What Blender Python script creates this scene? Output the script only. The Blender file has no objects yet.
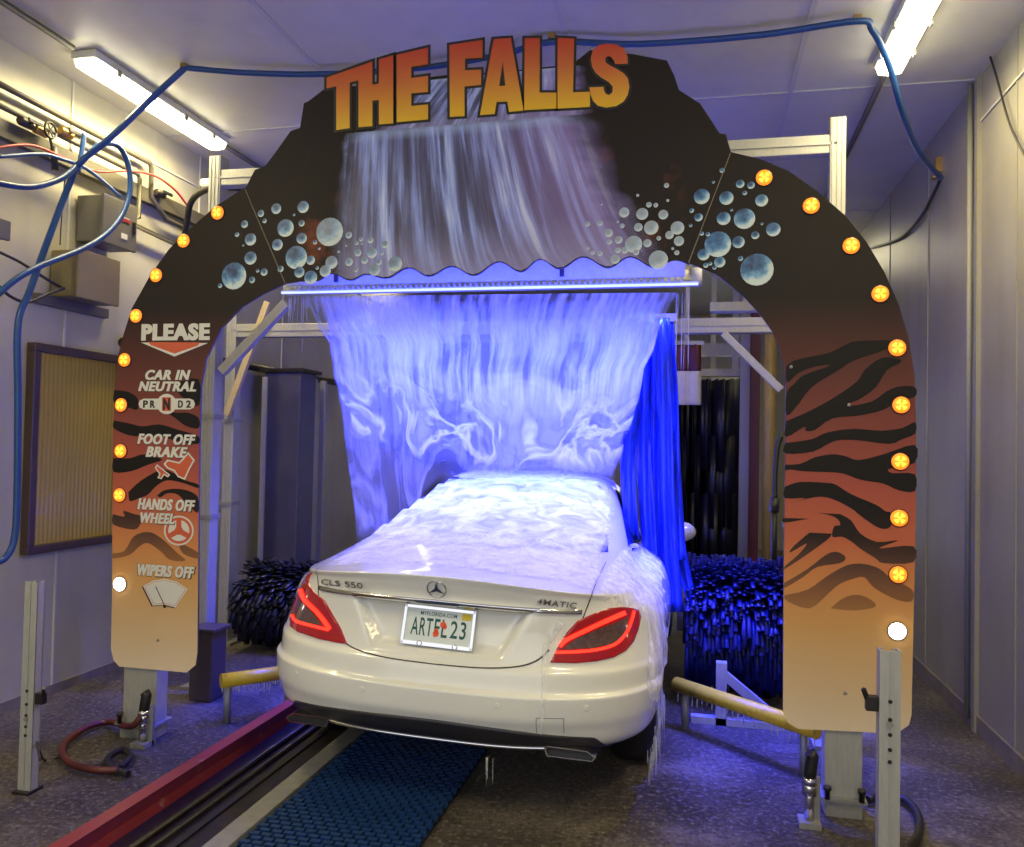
import bpy, bmesh, math, random
from mathutils import Vector, Matrix, noise
from mathutils.bvhtree import BVHTree
from mathutils.geometry import delaunay_2d_cdt, tessellate_polygon

random.seed(7)
SC = bpy.context.scene
COL = SC.collection

# ------------------------------------------------------------------ camera
FPX, IW, IH = 824.0, 1024, 847
YAW, PITCH, ROLL, CZ = math.radians(12.55), math.radians(1.55), math.radians(1.2), 1.6
_fwd = Vector((-math.sin(YAW)*math.cos(PITCH), math.cos(YAW)*math.cos(PITCH), math.sin(PITCH)))
_r0 = Vector((math.cos(YAW), math.sin(YAW), 0)); _u0 = _r0.cross(_fwd)
_rt = _r0*math.cos(ROLL) + _u0*math.sin(ROLL)
_up = -_r0*math.sin(ROLL) + _u0*math.cos(ROLL)
CAM = Vector((0, 0, CZ))
cd = bpy.data.cameras.new('camera'); cam = bpy.data.objects.new('camera', cd); COL.objects.link(cam)
m = Matrix((_rt, _up, -_fwd)).transposed().to_4x4(); m.translation = CAM
cam.matrix_world = m
cd.sensor_fit = 'HORIZONTAL'; cd.sensor_width = 36; cd.lens = 36*FPX/IW
cd.clip_start = 0.05
SC.camera = cam

# ------------------------------------------------------------------ world, exposure
SC.view_settings.view_transform = 'Standard'; SC.view_settings.look = 'None'
SC.view_settings.gamma = 1.0; SC.view_settings.use_curve_mapping = False
SC.view_settings.exposure = 0.0
W = bpy.data.worlds.new('world'); SC.world = W; W.use_nodes = True
bg = W.node_tree.nodes['Background']; bg.inputs[0].default_value = (0.94, 0.95, 1.0, 1); bg.inputs[1].default_value = 1.45
SC.cycles.max_bounces = 8; SC.cycles.transparent_max_bounces = 24
SC.cycles.sample_clamp_indirect = 4.0

# ------------------------------------------------------------------ lights
LX, RX = -3.88, 1.62          # side walls
CEIL = 3.85
CARX, CARY = -1.085, 3.35     # tail of the car
CURY = 4.72                   # falling water
WARM = (1.0, 0.83, 0.42)
def area_light(name, loc, sx, sy, power, col, direction, spread=180):
    l = bpy.data.lights.new(name, 'AREA'); l.shape = 'RECTANGLE'; l.size = sx; l.size_y = sy
    l.energy = power; l.color = col; l.spread = math.radians(spread)
    o = bpy.data.objects.new(name, l); COL.objects.link(o); o.location = loc
    o.rotation_euler = Vector(direction).to_track_quat('-Z', 'Y').to_euler()
    return o
TUBES = [(-3.5, 4.76), (1.05, 4.30), (-3.5, 1.3), (1.12, 1.3), (-3.5, 9.6), (1.12, 9.6)]
for tx, ty in TUBES:
    area_light('tube_light', (tx, ty, CEIL-0.112), 0.13, 1.36, 44 if ty < 9 else 6, WARM, (0, 0, -1))
BLUE = (0.034, 0.050, 1.0)
area_light('blue_bar_light', (-1.18, 4.24, 2.66), 1.9, 0.06, 74, BLUE, (0, 0.36, -1), 76)
area_light('blue_bar_light', (-1.18, 4.30, 2.56), 2.1, 0.04, 9, BLUE, (0, 1, 0.05), 110)
area_light('blue_bar_light', (-1.18, 5.15, 2.62), 2.1, 0.06, 170, BLUE, (0, -0.25, -1), 84)
area_light('blue_bar_light', (-1.3, 6.0, 2.36), 1.7, 0.06, 60, BLUE, (0, 0.15, -1), 95)
area_light('blue_bar_light', (0.30, 4.72, 2.36), 0.4, 0.06, 26, BLUE, (-0.05, 0.0, -1), 62)

# ------------------------------------------------------------------ pixel -> world (the tracing frame is 1024 x 847)
def ray(x, y): return _fwd*FPX + _rt*(x-IW/2) - _up*(y-IH/2)
def PX(x, y, X): d = ray(x, y); return CAM + d*(X/d.x)
def PY(x, y, Y): d = ray(x, y); return CAM + d*(Y/d.y)
def PZ(x, y, Z): d = ray(x, y); return CAM + d*((Z-CZ)/d.z)

# ------------------------------------------------------------------ materials
def lin(c): return c/12.92 if c <= 0.04045 else ((c+0.055)/1.055)**2.4
def rgb(r, g, b, k=1.0): return tuple(min(1.0, lin(v/255)*k) for v in (r, g, b)) + (1.0,)
class NT:
    def __init__(s, name):
        s.m = bpy.data.materials.new(name); s.m.use_nodes = True
        s.t = s.m.node_tree; s.b = s.t.nodes['Principled BSDF']; s.out = s.t.nodes['Material Output']
    def n(s, kind, **kw):
        nd = s.t.nodes.new(kind)
        for k, v in kw.items():
            if k.startswith('i_'):
                key = k[2:]; key = int(key) if key.isdigit() else key.replace('_', ' ')
                nd.inputs[key].default_value = v
            else: setattr(nd, k, v)
        return nd
    def l(s, a, b): s.t.links.new(a, b)
    def ramp(s, fac, stops, interp='LINEAR'):
        r = s.n('ShaderNodeValToRGB'); e = r.color_ramp.elements; r.color_ramp.interpolation = interp
        while len(e) < len(stops): e.new(0.5)
        for k, (p, c) in enumerate(stops):
            e[k].position = p; e[k].color = c if len(c) == 4 else tuple(c)+(1,)
        s.l(fac, r.inputs[0]); return r
    def maprange(s, v, a, b, c=0.0, d=1.0):
        n = s.n('ShaderNodeMapRange'); n.inputs[1].default_value = a; n.inputs[2].default_value = b
        n.inputs[3].default_value = c; n.inputs[4].default_value = d; s.l(v, n.inputs[0]); return n.outputs[0]
    def math(s, op, a, b=None):
        n = s.n('ShaderNodeMath', operation=op)
        for i, v in enumerate((a, b)):
            if v is None: continue
            if isinstance(v, (int, float)): n.inputs[i].default_value = v
            else: s.l(v, n.inputs[i])
        return n.outputs[0]
    def mix(s, f, a, b, blend='MIX'):
        n = s.n('ShaderNodeMix', data_type='RGBA', blend_type=blend)
        for i, v in ((0, f), (6, a), (7, b)):
            if isinstance(v, (int, float)): n.inputs[i].default_value = v
            elif isinstance(v, tuple): n.inputs[i].default_value = v
            else: s.l(v, n.inputs[i])
        return n.outputs[2]
def mat(name, col, rough=0.5, metal=0.0, var=0.0, scale=6.0, bump=0.0, bscale=60.0, coat=0.0, stretch=None, dirt=None):
    """Plain procedural material: base colour with a noise variation, optional dirt blotches and bump."""
    t = NT(name); b = t.b
    b.inputs['Base Color'].default_value = col; b.inputs['Roughness'].default_value = rough
    b.inputs['Metallic'].default_value = metal; b.inputs['Coat Weight'].default_value = coat
    b.inputs['Coat Roughness'].default_value = 0.06
    tc = t.n('ShaderNodeTexCoord'); src = tc.outputs['Object']
    if stretch:
        mp = t.n('ShaderNodeMapping'); mp.inputs['Scale'].default_value = stretch; t.l(src, mp.inputs[0]); src = mp.outputs[0]
    if var or dirt:
        nz = t.n('ShaderNodeTexNoise', i_Scale=scale, i_Detail=6.0, i_Roughness=0.6); t.l(src, nz.inputs['Vector'])
        lo = tuple(max(0, c*(1-var)) for c in col[:3])+(1,); hi = tuple(min(1, c*(1+var)) for c in col[:3])+(1,)
        r = t.ramp(nz.outputs[0], [(0.3, lo), (0.7, hi)]); c = r.outputs[0]
        if dirt:
            n2 = t.n('ShaderNodeTexNoise', i_Scale=dirt[1], i_Detail=8.0, i_Roughness=0.7); t.l(src, n2.inputs['Vector'])
            f = t.maprange(n2.outputs[0], dirt[2], dirt[3]); c = t.mix(f, c, dirt[0])
        t.l(c, b.inputs['Base Color'])
    if bump:
        nb = t.n('ShaderNodeTexNoise', i_Scale=bscale, i_Detail=4.0); t.l(src, nb.inputs['Vector'])
        bp = t.n('ShaderNodeBump', i_Strength=bump, i_Distance=0.01); t.l(nb.outputs[0], bp.inputs['Height']); t.l(bp.outputs[0], b.inputs['Normal'])
    return t.m
def emit(name, col, strength):
    t = NT(name); b = t.b
    b.inputs['Base Color'].default_value = col; b.inputs['Emission Color'].default_value = col; b.inputs['Emission Strength'].default_value = strength
    return t.m

M = {}
M['black'] = mat('black_rubber', rgb(28, 27, 28), 0.45, var=0.2)
M['dark_steel'] = mat('dark_wet_steel', rgb(48, 44, 44), 0.35, 0.4, var=0.4, scale=9, dirt=(rgb(80, 60, 48), 5, 0.55, 0.75))
M['steel'] = mat('galvanised_steel', rgb(150, 150, 146), 0.45, 0.35, var=0.15, scale=20)
M['alu'] = mat('aluminium_extrusion', rgb(172, 172, 168), 0.42, 0.25, var=0.1, scale=12, stretch=(8, 8, 1))
M['alu_white'] = mat('white_coated_beam', rgb(205, 203, 192), 0.5, 0.0, var=0.08, scale=10, dirt=(rgb(140, 130, 110), 6, 0.6, 0.8))
M['chrome'] = mat('chrome', rgb(220, 220, 222), 0.12, 1.0)
M['box_grey'] = mat('grey_painted_box', rgb(98, 94, 86), 0.55, var=0.06)
M['box_beige'] = mat('beige_painted_box', rgb(122, 110, 74), 0.55, var=0.08)
M['hose_blue'] = mat('blue_hose', rgb(26, 66, 124), 0.35, var=0.1)
M['hose_red'] = mat('red_hose', rgb(165, 40, 38), 0.4)
M['hose_black'] = mat('black_hose', rgb(34, 32, 32), 0.45)
M['conduit'] = mat('grey_conduit', rgb(86, 82, 68), 0.5, 0.1, var=0.15)
M['hose_dark'] = mat('dark_red_hose', rgb(84, 30, 28), 0.45, var=0.3)
M['brass'] = mat('brass_fitting', rgb(170, 140, 80), 0.35, 0.8)
M['white_plastic'] = mat('white_plastic', rgb(215, 215, 205), 0.5, var=0.05)
M['yellow'] = mat('worn_yellow_paint', rgb(224, 190, 36), 0.4, var=0.12, scale=8, dirt=(rgb(140, 110, 40), 10, 0.55, 0.75))
M['warm_tone'] = mat('warm_lit_tone', rgb(190, 172, 124), 0.5, var=0.12, scale=14, stretch=(6, 6, 1))  # warm light on the brace and window board is put into this colour
M['red'] = mat('red_painted_curb', rgb(138, 50, 54), 0.35, var=0.12, scale=7, bump=0.15, dirt=(rgb(205, 175, 178), 9, 0.60, 0.80))
M['dark_red'] = mat('dark_red_paint', rgb(84, 28, 28), 0.5, var=0.15)
M['brush_blue'] = mat('blue_wash_foam', rgb(10, 22, 92), 0.45, var=0.6, scale=12)
M['cloth_blue'] = mat('blue_wet_cloth', rgb(30, 60, 215), 0.3, var=0.45, scale=7, stretch=(6, 6, 0.8))
M['brush_dark'] = mat('dark_wash_cloth', rgb(20, 22, 34), 0.35, var=0.4, scale=10)
M['frame_brown'] = mat('brown_window_frame', rgb(66, 50, 40), 0.4, var=0.15)
M['cloth_white'] = mat('pale_cloth', rgb(205, 200, 185), 0.8, var=0.06)

# ------------------------------------------------------------------ mesh helpers
def box(bm, c, s, rot=None, mi=0, bev=0.0):
    r = bmesh.ops.create_cube(bm, size=1.0); vs = r['verts']
    M4 = Matrix.Translation(Vector(c)) @ (rot.to_4x4() if rot is not None else Matrix.Identity(4)) @ Matrix.Diagonal((s[0], s[1], s[2], 1))
    bmesh.ops.transform(bm, matrix=M4, verts=vs)
    fs = {f for v in vs for f in v.link_faces}
    for f in fs: f.material_index = mi
    if bev:
        es = list({e for v in vs for e in v.link_edges})
        q = bmesh.ops.bevel(bm, geom=es, offset=bev, segments=2, profile=0.6, affect='EDGES')
        for f in q['faces']: f.material_index = mi
def frame_of(d):
    d = d.normalized(); a = Vector((0, 0, 1)) if abs(d.z) < 0.95 else Vector((0, 1, 0))
    x = a.cross(d).normalized(); return x, d.cross(x)
def tube(bm, pts, r, n=10, mi=0, caps=True, radii=None):
    pts = [Vector(p) for p in pts]; rings = []
    x = None
    for i, p in enumerate(pts):
        d = (pts[min(i+1, len(pts)-1)] - pts[max(i-1, 0)])
        if d.length < 1e-9: d = Vector((0, 0, 1))
        d.normalize()
        if x is None: x, y = frame_of(d)
        else:
            x = (x - d*x.dot(d)); x = x.normalized() if x.length > 1e-6 else frame_of(d)[0]; y = d.cross(x)
        rr = radii[i] if radii else r
        rings.append([bm.verts.new(p + (x*math.cos(2*math.pi*k/n) + y*math.sin(2*math.pi*k/n))*rr) for k in range(n)])
    for a, b in zip(rings, rings[1:]):
        for k in range(n):
            f = bm.faces.new((a[k], a[(k+1) % n], b[(k+1) % n], b[k])); f.smooth = True; f.material_index = mi
    if caps:
        for rg, rev in ((rings[0], True), (rings[-1], False)):
            f = bm.faces.new(list(reversed(rg)) if rev else rg); f.material_index = mi
def bar(bm, a, b, w, h, mi=0, bev=0.0, upv=None):
    """rectangular bar from a to b"""
    a, b = Vector(a), Vector(b); d = (b-a); L = d.length; d.normalize()
    u = Vector(upv) if upv else (Vector((0, 0, 1)) if abs(d.z) < 0.95 else Vector((0, 1, 0)))
    x = u.cross(d).normalized(); y = d.cross(x)
    rot = Matrix((x, y, d)).transposed()
    box(bm, (a+b)/2, (w, h, L), rot, mi, bev)
def spline(pts, k=8):
    P = [Vector(p) for p in pts]; out = []
    for i in range(len(P)-1):
        p0, p1, p2, p3 = P[max(i-1, 0)], P[i], P[i+1], P[min(i+2, len(P)-1)]
        for j in range(k):
            t = j/k
            out.append(0.5*((2*p1) + (p2-p0)*t + (2*p0-5*p1+4*p2-p3)*t*t + (3*p1-p0-3*p2+p3)*t**3))
    out.append(P[-1]); return out
def poly_prism(bm, front, depth, mi=0, side_mi=None, holes=()):
    """front: 3D loop (planar); extruded along vector depth; holes are further loops"""
    loops = [[Vector(p) for p in front]] + [[Vector(p) for p in h] for h in holes]
    flat = [p for l in loops for p in l]
    tris = tessellate_polygon(loops)
    d = Vector(depth); smi = mi if side_mi is None else side_mi
    A = [bm.verts.new(p) for p in flat]; B = [bm.verts.new(p+d) for p in flat]
    for t in tris:
        try:
            f = bm.faces.new([A[i] for i in t]); f.material_index = mi
            f = bm.faces.new([B[i] for i in reversed(t)]); f.material_index = smi
        except ValueError: pass
    o = 0
    for l in loops:
        n = len(l)
        for i in range(n):
            try:
                f = bm.faces.new((A[o+i], A[o+(i+1) % n], B[o+(i+1) % n], B[o+i])); f.material_index = smi
            except ValueError: pass
        o += n
def lathe(bm, prof, centre, axis, n=24, mi=0):
    axis = Vector(axis).normalized(); x, y = frame_of(axis); c = Vector(centre); rings = []
    for r, h in prof:
        rings.append([bm.verts.new(c + axis*h + (x*math.cos(2*math.pi*k/n)+y*math.sin(2*math.pi*k/n))*max(r, 1e-4)) for k in range(n)])
    for a, b in zip(rings, rings[1:]):
        for k in range(n):
            f = bm.faces.new((a[k], a[(k+1) % n], b[(k+1) % n], b[k])); f.smooth = True; f.material_index = mi
    bm.faces.new(list(reversed(rings[0]))).material_index = mi; bm.faces.new(rings[-1]).material_index = mi
def world_loc(o):
    v = Vector((0, 0, 0))
    while o is not None: v += o.location; o = o.parent
    return v
def obj(name, bm, mats, parent=None, origin=None, recalc=True, smooth=False):
    """ONE mesh object; vertices are given in world coordinates"""
    if recalc: bmesh.ops.recalc_face_normals(bm, faces=bm.faces)
    me = bpy.data.meshes.new(name)
    base = world_loc(parent) if parent is not None else Vector((0, 0, 0))
    if parent is None and origin is None and bm.verts:
        xs = [v.co for v in bm.verts]
        origin = Vector((sum(p.x for p in xs)/len(xs), sum(p.y for p in xs)/len(xs), min(p.z for p in xs)))
    off = Vector(origin) if origin is not None else base
    bmesh.ops.translate(bm, vec=-off, verts=bm.verts)
    if smooth:
        for f in bm.faces: f.smooth = True
    bm.to_mesh(me); bm.free()
    for mm in (mats if isinstance(mats, (list, tuple)) else [mats]): me.materials.append(mm)
    o = bpy.data.objects.new(name, me); COL.objects.link(o); o.location = off - base
    if parent is not None: o.parent = parent
    return o
def thing(name, label, cat, loc, group=None):
    o = bpy.data.objects.new(name, None); COL.objects.link(o); o.location = loc; o.empty_display_size = 0.1
    o['label'] = label; o['category'] = cat
    if group: o['group'] = group
    return o
def tag(o, label, cat, group=None, kind=None):
    o['label'] = label; o['category'] = cat
    if group: o['group'] = group
    if kind: o['kind'] = kind
    return o
def struct(name, bm, mats, parent=None, label=None, **k):
    o = obj(name, bm, mats, parent, **k)
    if parent is None: o['kind'] = 'structure'
    if label: o['label'] = label
    return o
NB = bmesh.new

# ------------------------------------------------------------------ ROOM
Y0, Y1 = -2.0, 14.0
def floor_mat():
    t = NT('wet_concrete_floor'); g = t.n('ShaderNodeNewGeometry'); pos = g.outputs['Position']
    n1 = t.n('ShaderNodeTexNoise', i_Scale=1.1, i_Detail=8.0, i_Roughness=0.65); t.l(pos, n1.inputs['Vector'])
    n2 = t.n('ShaderNodeTexNoise', i_Scale=38.0, i_Detail=5.0, i_Roughness=0.8); t.l(pos, n2.inputs['Vector'])
    c = t.ramp(n1.outputs[0], [(0.3, rgb(44, 38, 34)), (0.5, rgb(88, 79, 70)), (0.68, rgb(150, 140, 126))]).outputs[0]
    sp = t.maprange(n2.outputs[0], 0.53, 0.64); c = t.mix(sp, c, rgb(160, 150, 134))
    dk = t.maprange(n2.outputs[0], 0.46, 0.36); c = t.mix(dk, c, rgb(34, 30, 28))
    t.l(c, t.b.inputs['Base Color'])
    t.l(t.maprange(n1.outputs[0], 0.35, 0.7, 0.28, 0.6), t.b.inputs['Roughness'])
    bp = t.n('ShaderNodeBump', i_Strength=1.0, i_Distance=0.03); t.l(n2.outputs[0], bp.inputs['Height']); t.l(bp.outputs[0], t.b.inputs['Normal'])
    return t.m
def wall_mat(name, col, dirtcol):
    t = NT(name); g = t.n('ShaderNodeNewGeometry'); pos = g.outputs['Position']
    n1 = t.n('ShaderNodeTexNoise', i_Scale=0.8, i_Detail=7.0, i_Roughness=0.65); t.l(pos, n1.inputs['Vector'])
    mp = t.n('ShaderNodeMapping'); mp.inputs['Scale'].default_value = (5, 5, 0.5); t.l(pos, mp.inputs[0])
    n2 = t.n('ShaderNodeTexNoise', i_Scale=1.2, i_Detail=6.0); t.l(mp.outputs[0], n2.inputs['Vector'])
    c = t.mix(t.maprange(n1.outputs[0], 0.35, 0.75, 0, 0.6), col, dirtcol)
    c = t.mix(t.maprange(n2.outputs[0], 0.5, 0.8, 0, 0.35), c, dirtcol)
    t.l(c, t.b.inputs['Base Color']); t.b.inputs['Roughness'].default_value = 0.42
    n3 = t.n('ShaderNodeTexNoise', i_Scale=120.0, i_Detail=2.0); t.l(pos, n3.inputs['Vector'])
    bp = t.n('ShaderNodeBump', i_Strength=0.12, i_Distance=0.005); t.l(n3.outputs[0], bp.inputs['Height']); t.l(bp.outputs[0], t.b.inputs['Normal'])
    return t.m
M['floor'] = floor_mat()
M['wall'] = wall_mat('painted_wall_panel', rgb(180, 177, 160), rgb(142, 136, 118))
M['wall_r'] = wall_mat('grey_wall_panel', rgb(152, 149, 136), rgb(120, 113, 98))
M['ceil'] = wall_mat('painted_ceiling_panel', rgb(208, 206, 192), rgb(178, 174, 158))
M['seam'] = mat('panel_seam_strip', rgb(188, 187, 182), 0.5)
M['dirty_base'] = mat('dirty_wall_base', rgb(120, 112, 104), 0.5, var=0.3, scale=5)

bm = NB(); box(bm, ((LX+RX)/2, (Y0+Y1)/2, -0.1), (RX-LX+0.4, Y1-Y0, 0.2)); struct('floor', bm, M['floor'])
bm = NB(); box(bm, ((LX+RX)/2, (Y0+Y1)/2, CEIL+0.1), (RX-LX+0.4, Y1-Y0, 0.2)); ceiling = struct('ceiling', bm, M['ceil'])
bm = NB(); box(bm, (LX-0.1, (Y0+Y1)/2, CEIL/2), (0.2, Y1-Y0, CEIL)); struct('wall_left', bm, M['wall'])
bm = NB(); box(bm, (RX+0.1, (Y0+Y1)/2, CEIL/2), (0.2, Y1-Y0, CEIL)); struct('wall_right', bm, M['wall_r'])
# far end wall with an exit opening on its right part
ex0, ex1 = PY(688, 450, Y1).x, PY(744, 450, Y1).x
bm = NB(); box(bm, ((LX+ex0)/2, Y1+0.1, CEIL/2), (ex0-LX, 0.2, CEIL)); box(bm, ((ex1+RX)/2, Y1+0.1, CEIL/2), (RX-ex1, 0.2, CEIL)); box(bm, ((ex0+ex1)/2, Y1+0.1, 3.2), (ex1-ex0, 0.2, 1.3)); struct('wall_far', bm, M['wall'])
ti = 0
def trim(a, b, w, h, m, upv=None):
    global ti; ti += 1
    bm = NB(); bar(bm, a, b, w, h, upv=upv); struct('trim_%d' % ti, bm, m)
for cx in (-2.25, -0.72, 0.55): trim((cx, Y0, CEIL-0.004), (cx, Y1, CEIL-0.004), 0.03, 0.008, M['seam'])
for cy in (2.6, 5.35, 8.1): trim((LX, cy, CEIL-0.004), (RX, cy, CEIL-0.004), 0.025, 0.009, M['seam'])
for cy in (3.0, 4.42, 5.8, 7.2): trim((LX+0.004, cy, 0), (LX+0.004, cy, CEIL), 0.014, 0.012, M['seam'])
for cz in (3.35, 3.6): trim((LX+0.005, Y0, cz), (LX+0.005, Y1, cz), 0.012, 0.012, M['seam'])
for cy in (4.72, 6.4, 7.6): trim((RX-0.003, cy, 0), (RX-0.003, cy, CEIL), 0.006, 0.012, M['wall_r'])
trim((RX-0.01, Y0, CEIL-0.28), (RX-0.006, 5.3, CEIL-0.28), 0.008, 0.012, M['seam'])
trim((RX-0.012, 5.30, 0), (RX-0.012, 5.30, CEIL), 0.05, 0.024, M['wall_r'], upv=(1, 0, 0))
bm = NB(); box(bm, (RX-0.006, (Y0+Y1)/2, 0.05), (0.012, Y1-Y0, 0.1)); struct('baseboard_right', bm, M['dirty_base'])
bm = NB(); box(bm, (LX+0.006, (Y0+Y1)/2, 0.03), (0.012, Y1-Y0, 0.06)); struct('baseboard_left', bm, M['dirty_base'])

# window in the left wall
def warm_lit_pane():
    t = NT('warm_lit_blind_behind_glass'); g = t.n('ShaderNodeNewGeometry')  # yellow base colour holds the warm light of the room behind
    wv = t.n('ShaderNodeTexWave', wave_type='BANDS', bands_direction='Y', i_Scale=9.0, i_Distortion=0.6, i_Detail=1.0); t.l(g.outputs['Position'], wv.inputs['Vector'])
    c = t.ramp(wv.outputs[0], [(0.0, rgb(160, 134, 34)), (1.0, rgb(182, 154, 50))]).outputs[0]
    t.l(c, t.b.inputs['Base Color']); t.b.inputs['Roughness'].default_value = 0.25; t.b.inputs['Coat Weight'].default_value = 0.3
    bp = t.n('ShaderNodeBump', i_Strength=0.3, i_Distance=0.01); t.l(wv.outputs[0], bp.inputs['Height']); t.l(bp.outputs[0], t.b.inputs['Normal'])
    return t.m
wa = PX(27, 342, LX); wb = PX(27, 554, LX); wc = PX(124, 365, LX)
wy0, wy1, wz0, wz1 = wa.y, wc.y, wb.z, wa.z
bm = NB(); box(bm, (LX+0.012, (wy0+wy1)/2, (wz0+wz1)/2), (0.02, wy1-wy0-0.06, wz1-wz0-0.06))
win = struct('window_1', bm, warm_lit_pane())
bm = NB()
for z in (wz0+0.025, wz1-0.025): box(bm, (LX+0.03, (wy0+wy1)/2, z), (0.06, wy1-wy0, 0.05), bev=0.006)
for y in (wy0+0.025, wy1-0.025): box(bm, (LX+0.03, y, (wz0+wz1)/2), (0.06, 0.05, wz1-wz0-0.1), bev=0.006)
struct('window_frame', bm, M['frame_brown'], win)

# ------------------------------------------------------------------ CEILING FIXTURES
M['diffuser'] = emit('glowing_tube_diffuser', (1.0, 0.92, 0.60, 1), 15.0)
def fixture(tx, ty, label):
    t = thing('ceiling_light', label, 'light fixture', (tx, ty, CEIL-0.1), 'fluorescent ceiling lights')
    L = 1.40
    bm = NB(); box(bm, (tx, ty, CEIL-0.027), (0.17, L, 0.05), bev=0.012); obj('housing', bm, M['white_plastic'], t)
    bm = NB()
    prof = [(-0.075, -0.05), (0.075, -0.05), (0.06, -0.092), (0.0, -0.102), (-0.06, -0.092)]
    a = [(tx+x, ty-L/2+0.02, CEIL+z) for x, z in prof]
    poly_prism(bm, a, (0, L-0.04, 0)); obj('diffuser', bm, M['diffuser'], t)
    for k in range(4):
        for s in (-1, 1):
            bm = NB(); box(bm, (tx+s*0.086, ty-L/2+0.2+k*(L-0.4)/3, CEIL-0.06), (0.012, 0.035, 0.04)); obj('clip', bm, M['steel'], t)
    return t
fixture(TUBES[0][0], TUBES[0][1], 'lit fluorescent ceiling fixture above the left wall boxes')
fixture(TUBES[1][0], TUBES[1][1], 'lit fluorescent ceiling fixture above the plain right wall')
fixture(TUBES[4][0], TUBES[4][1], 'lit ceiling fixture deep in the tunnel on the left wall side')
fixture(TUBES[5][0], TUBES[5][1], 'lit ceiling fixture deep in the tunnel beyond the red column')
fixture(TUBES[2][0], TUBES[2][1], 'lit fluorescent fixture over the left side of the entrance')
fixture(TUBES[3][0], TUBES[3][1], 'lit fluorescent fixture over the right side of the entrance')
for i, (y0, y1) in enumerate(((2.05, 3.98), (5.46, 8.86))):
    bm = NB(); tube(bm, [(-3.5, y0, CEIL-0.03), (-3.5, y1, CEIL-0.03)], 0.018, 10)
    tag(obj('conduit_pipe', bm, M['conduit']), ['grey conduit on the ceiling running forward from the left light fixture', 'grey conduit on the ceiling leading deeper from the left light fixture'][i], 'pipe')
bm = NB(); tube(bm, [(1.05, 5.0, CEIL-0.03), (1.10, 8.86, CEIL-0.03)], 0.018, 10)
tag(obj('conduit_pipe', bm, M['conduit']), 'grey conduit on the ceiling leading deeper from the right light fixture', 'pipe')

# ------------------------------------------------------------------ THE CAR
def lerp(a, b, t): return a+(b-a)*t
def sstep(a, b, x):
    t = max(0.0, min(1.0, (x-a)/(b-a))); return t*t*(3-2*t)
CL = 4.92
# z rear / z side / z front, rear y, front y, half width, rear corner length, rear exponent
LV = [
 (0.260, 0.22, 0.22, 0.300, 4.70, 0.780, 0.70, 3.0, 0.0),
 (0.315, 0.25, 0.23, 0.130, 4.84, 0.875, 0.72, 2.9, 0.0),
 (0.360, 0.31, 0.30, 0.060, 4.88, 0.915, 0.74, 2.9, 0.0),
 (0.430, 0.42, 0.40, 0.020, 4.91, 0.940, 0.76, 2.8, 0.0),
 (0.480, 0.49, 0.45, 0.000, 4.92, 0.950, 0.78, 2.8, 0.0),
 (0.565, 0.57, 0.50, -0.006, 4.92, 0.954, 0.78, 2.8, 0.0),
 (0.585, 0.585, 0.52, 0.020, 4.92, 0.950, 0.80, 2.8, 0.0),
 (0.655, 0.655, 0.57, 0.030, 4.92, 0.950, 0.80, 2.8, 0.0),
 (0.690, 0.69, 0.62, 0.052, 4.90, 0.948, 0.82, 2.8, 0.0),
 (0.820, 0.79, 0.68, 0.075, 4.86, 0.935, 0.86, 2.7, 0.005),
 (0.930, 0.89, 0.74, 0.075, 4.76, 0.900, 0.86, 2.7, 0.02),
 (0.995, 0.94, 0.80, 0.055, 4.55, 0.850, 0.84, 2.7, 0.04),
 (1.034, 0.965, 0.85, 0.035, 4.30, 0.815, 0.80, 2.8, 0.05),
 (1.042, 0.972, 0.88, 0.070, 4.15, 0.800, 0.80, 2.8, 0.05),
 (1.064, 0.985, 0.91, 0.260, 3.85, 0.770, 0.80, 2.8, 0.045),
 (1.112, 1.010, 0.95, 0.580, 3.50, 0.735, 0.90, 3.0, 0.03),
 (1.240, 1.190, 1.19, 1.050, 3.12, 0.650, 0.95, 3.0, 0.01),
 (1.365, 1.340, 1.35, 1.580, 2.80, 0.565, 0.95, 3.0, 0.0),
 (1.418, 1.400, 1.41, 1.900, 2.62, 0.475, 0.75, 2.8, 0.0),
 (1.436, 1.430, 1.43, 2.120, 2.48, 0.300, 0.40, 2.4, 0.0),
]
GB = 15            # level of the window base
CW = Matrix.Translation((CARX, CARY, 0.5)) @ Matrix.Rotation(math.radians(1.6), 4, 'Y') @ Matrix.Translation((0, 0, -0.5))   # the car leans a little to its right
CWI = CW.inverted()
def c2w(x, y, z): return CW @ Vector((x, y, z))
def cdir(x, y, z): return CW.to_3x3() @ Vector((x, y, z))
def lv(v):
    i = min(int(v), len(LV)-2); t = v-i
    P = [LV[max(i-1, 0)], LV[i], LV[i+1], LV[min(i+2, len(LV)-1)]]
    # monotone-ish cubic (finite differences with limited slopes)
    out = []
    for a, b, c, d in zip(*P):
        m1 = 0 if (b-a)*(c-b) <= 0 else 2*(b-a)*(c-b)/((b-a)+(c-b)) if i > 0 else (c-b)
        m2 = 0 if (c-b)*(d-c) <= 0 else 2*(c-b)*(d-c)/((c-b)+(d-c)) if i < len(LV)-2 else (c-b)
        h = t
        out.append((2*h**3-3*h*h+1)*b + (h**3-2*h*h+h)*m1 + (-2*h**3+3*h*h)*c + (h**3-h*h)*m2)
    return out
NR, NS, NF = 72, 46, 30
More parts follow.
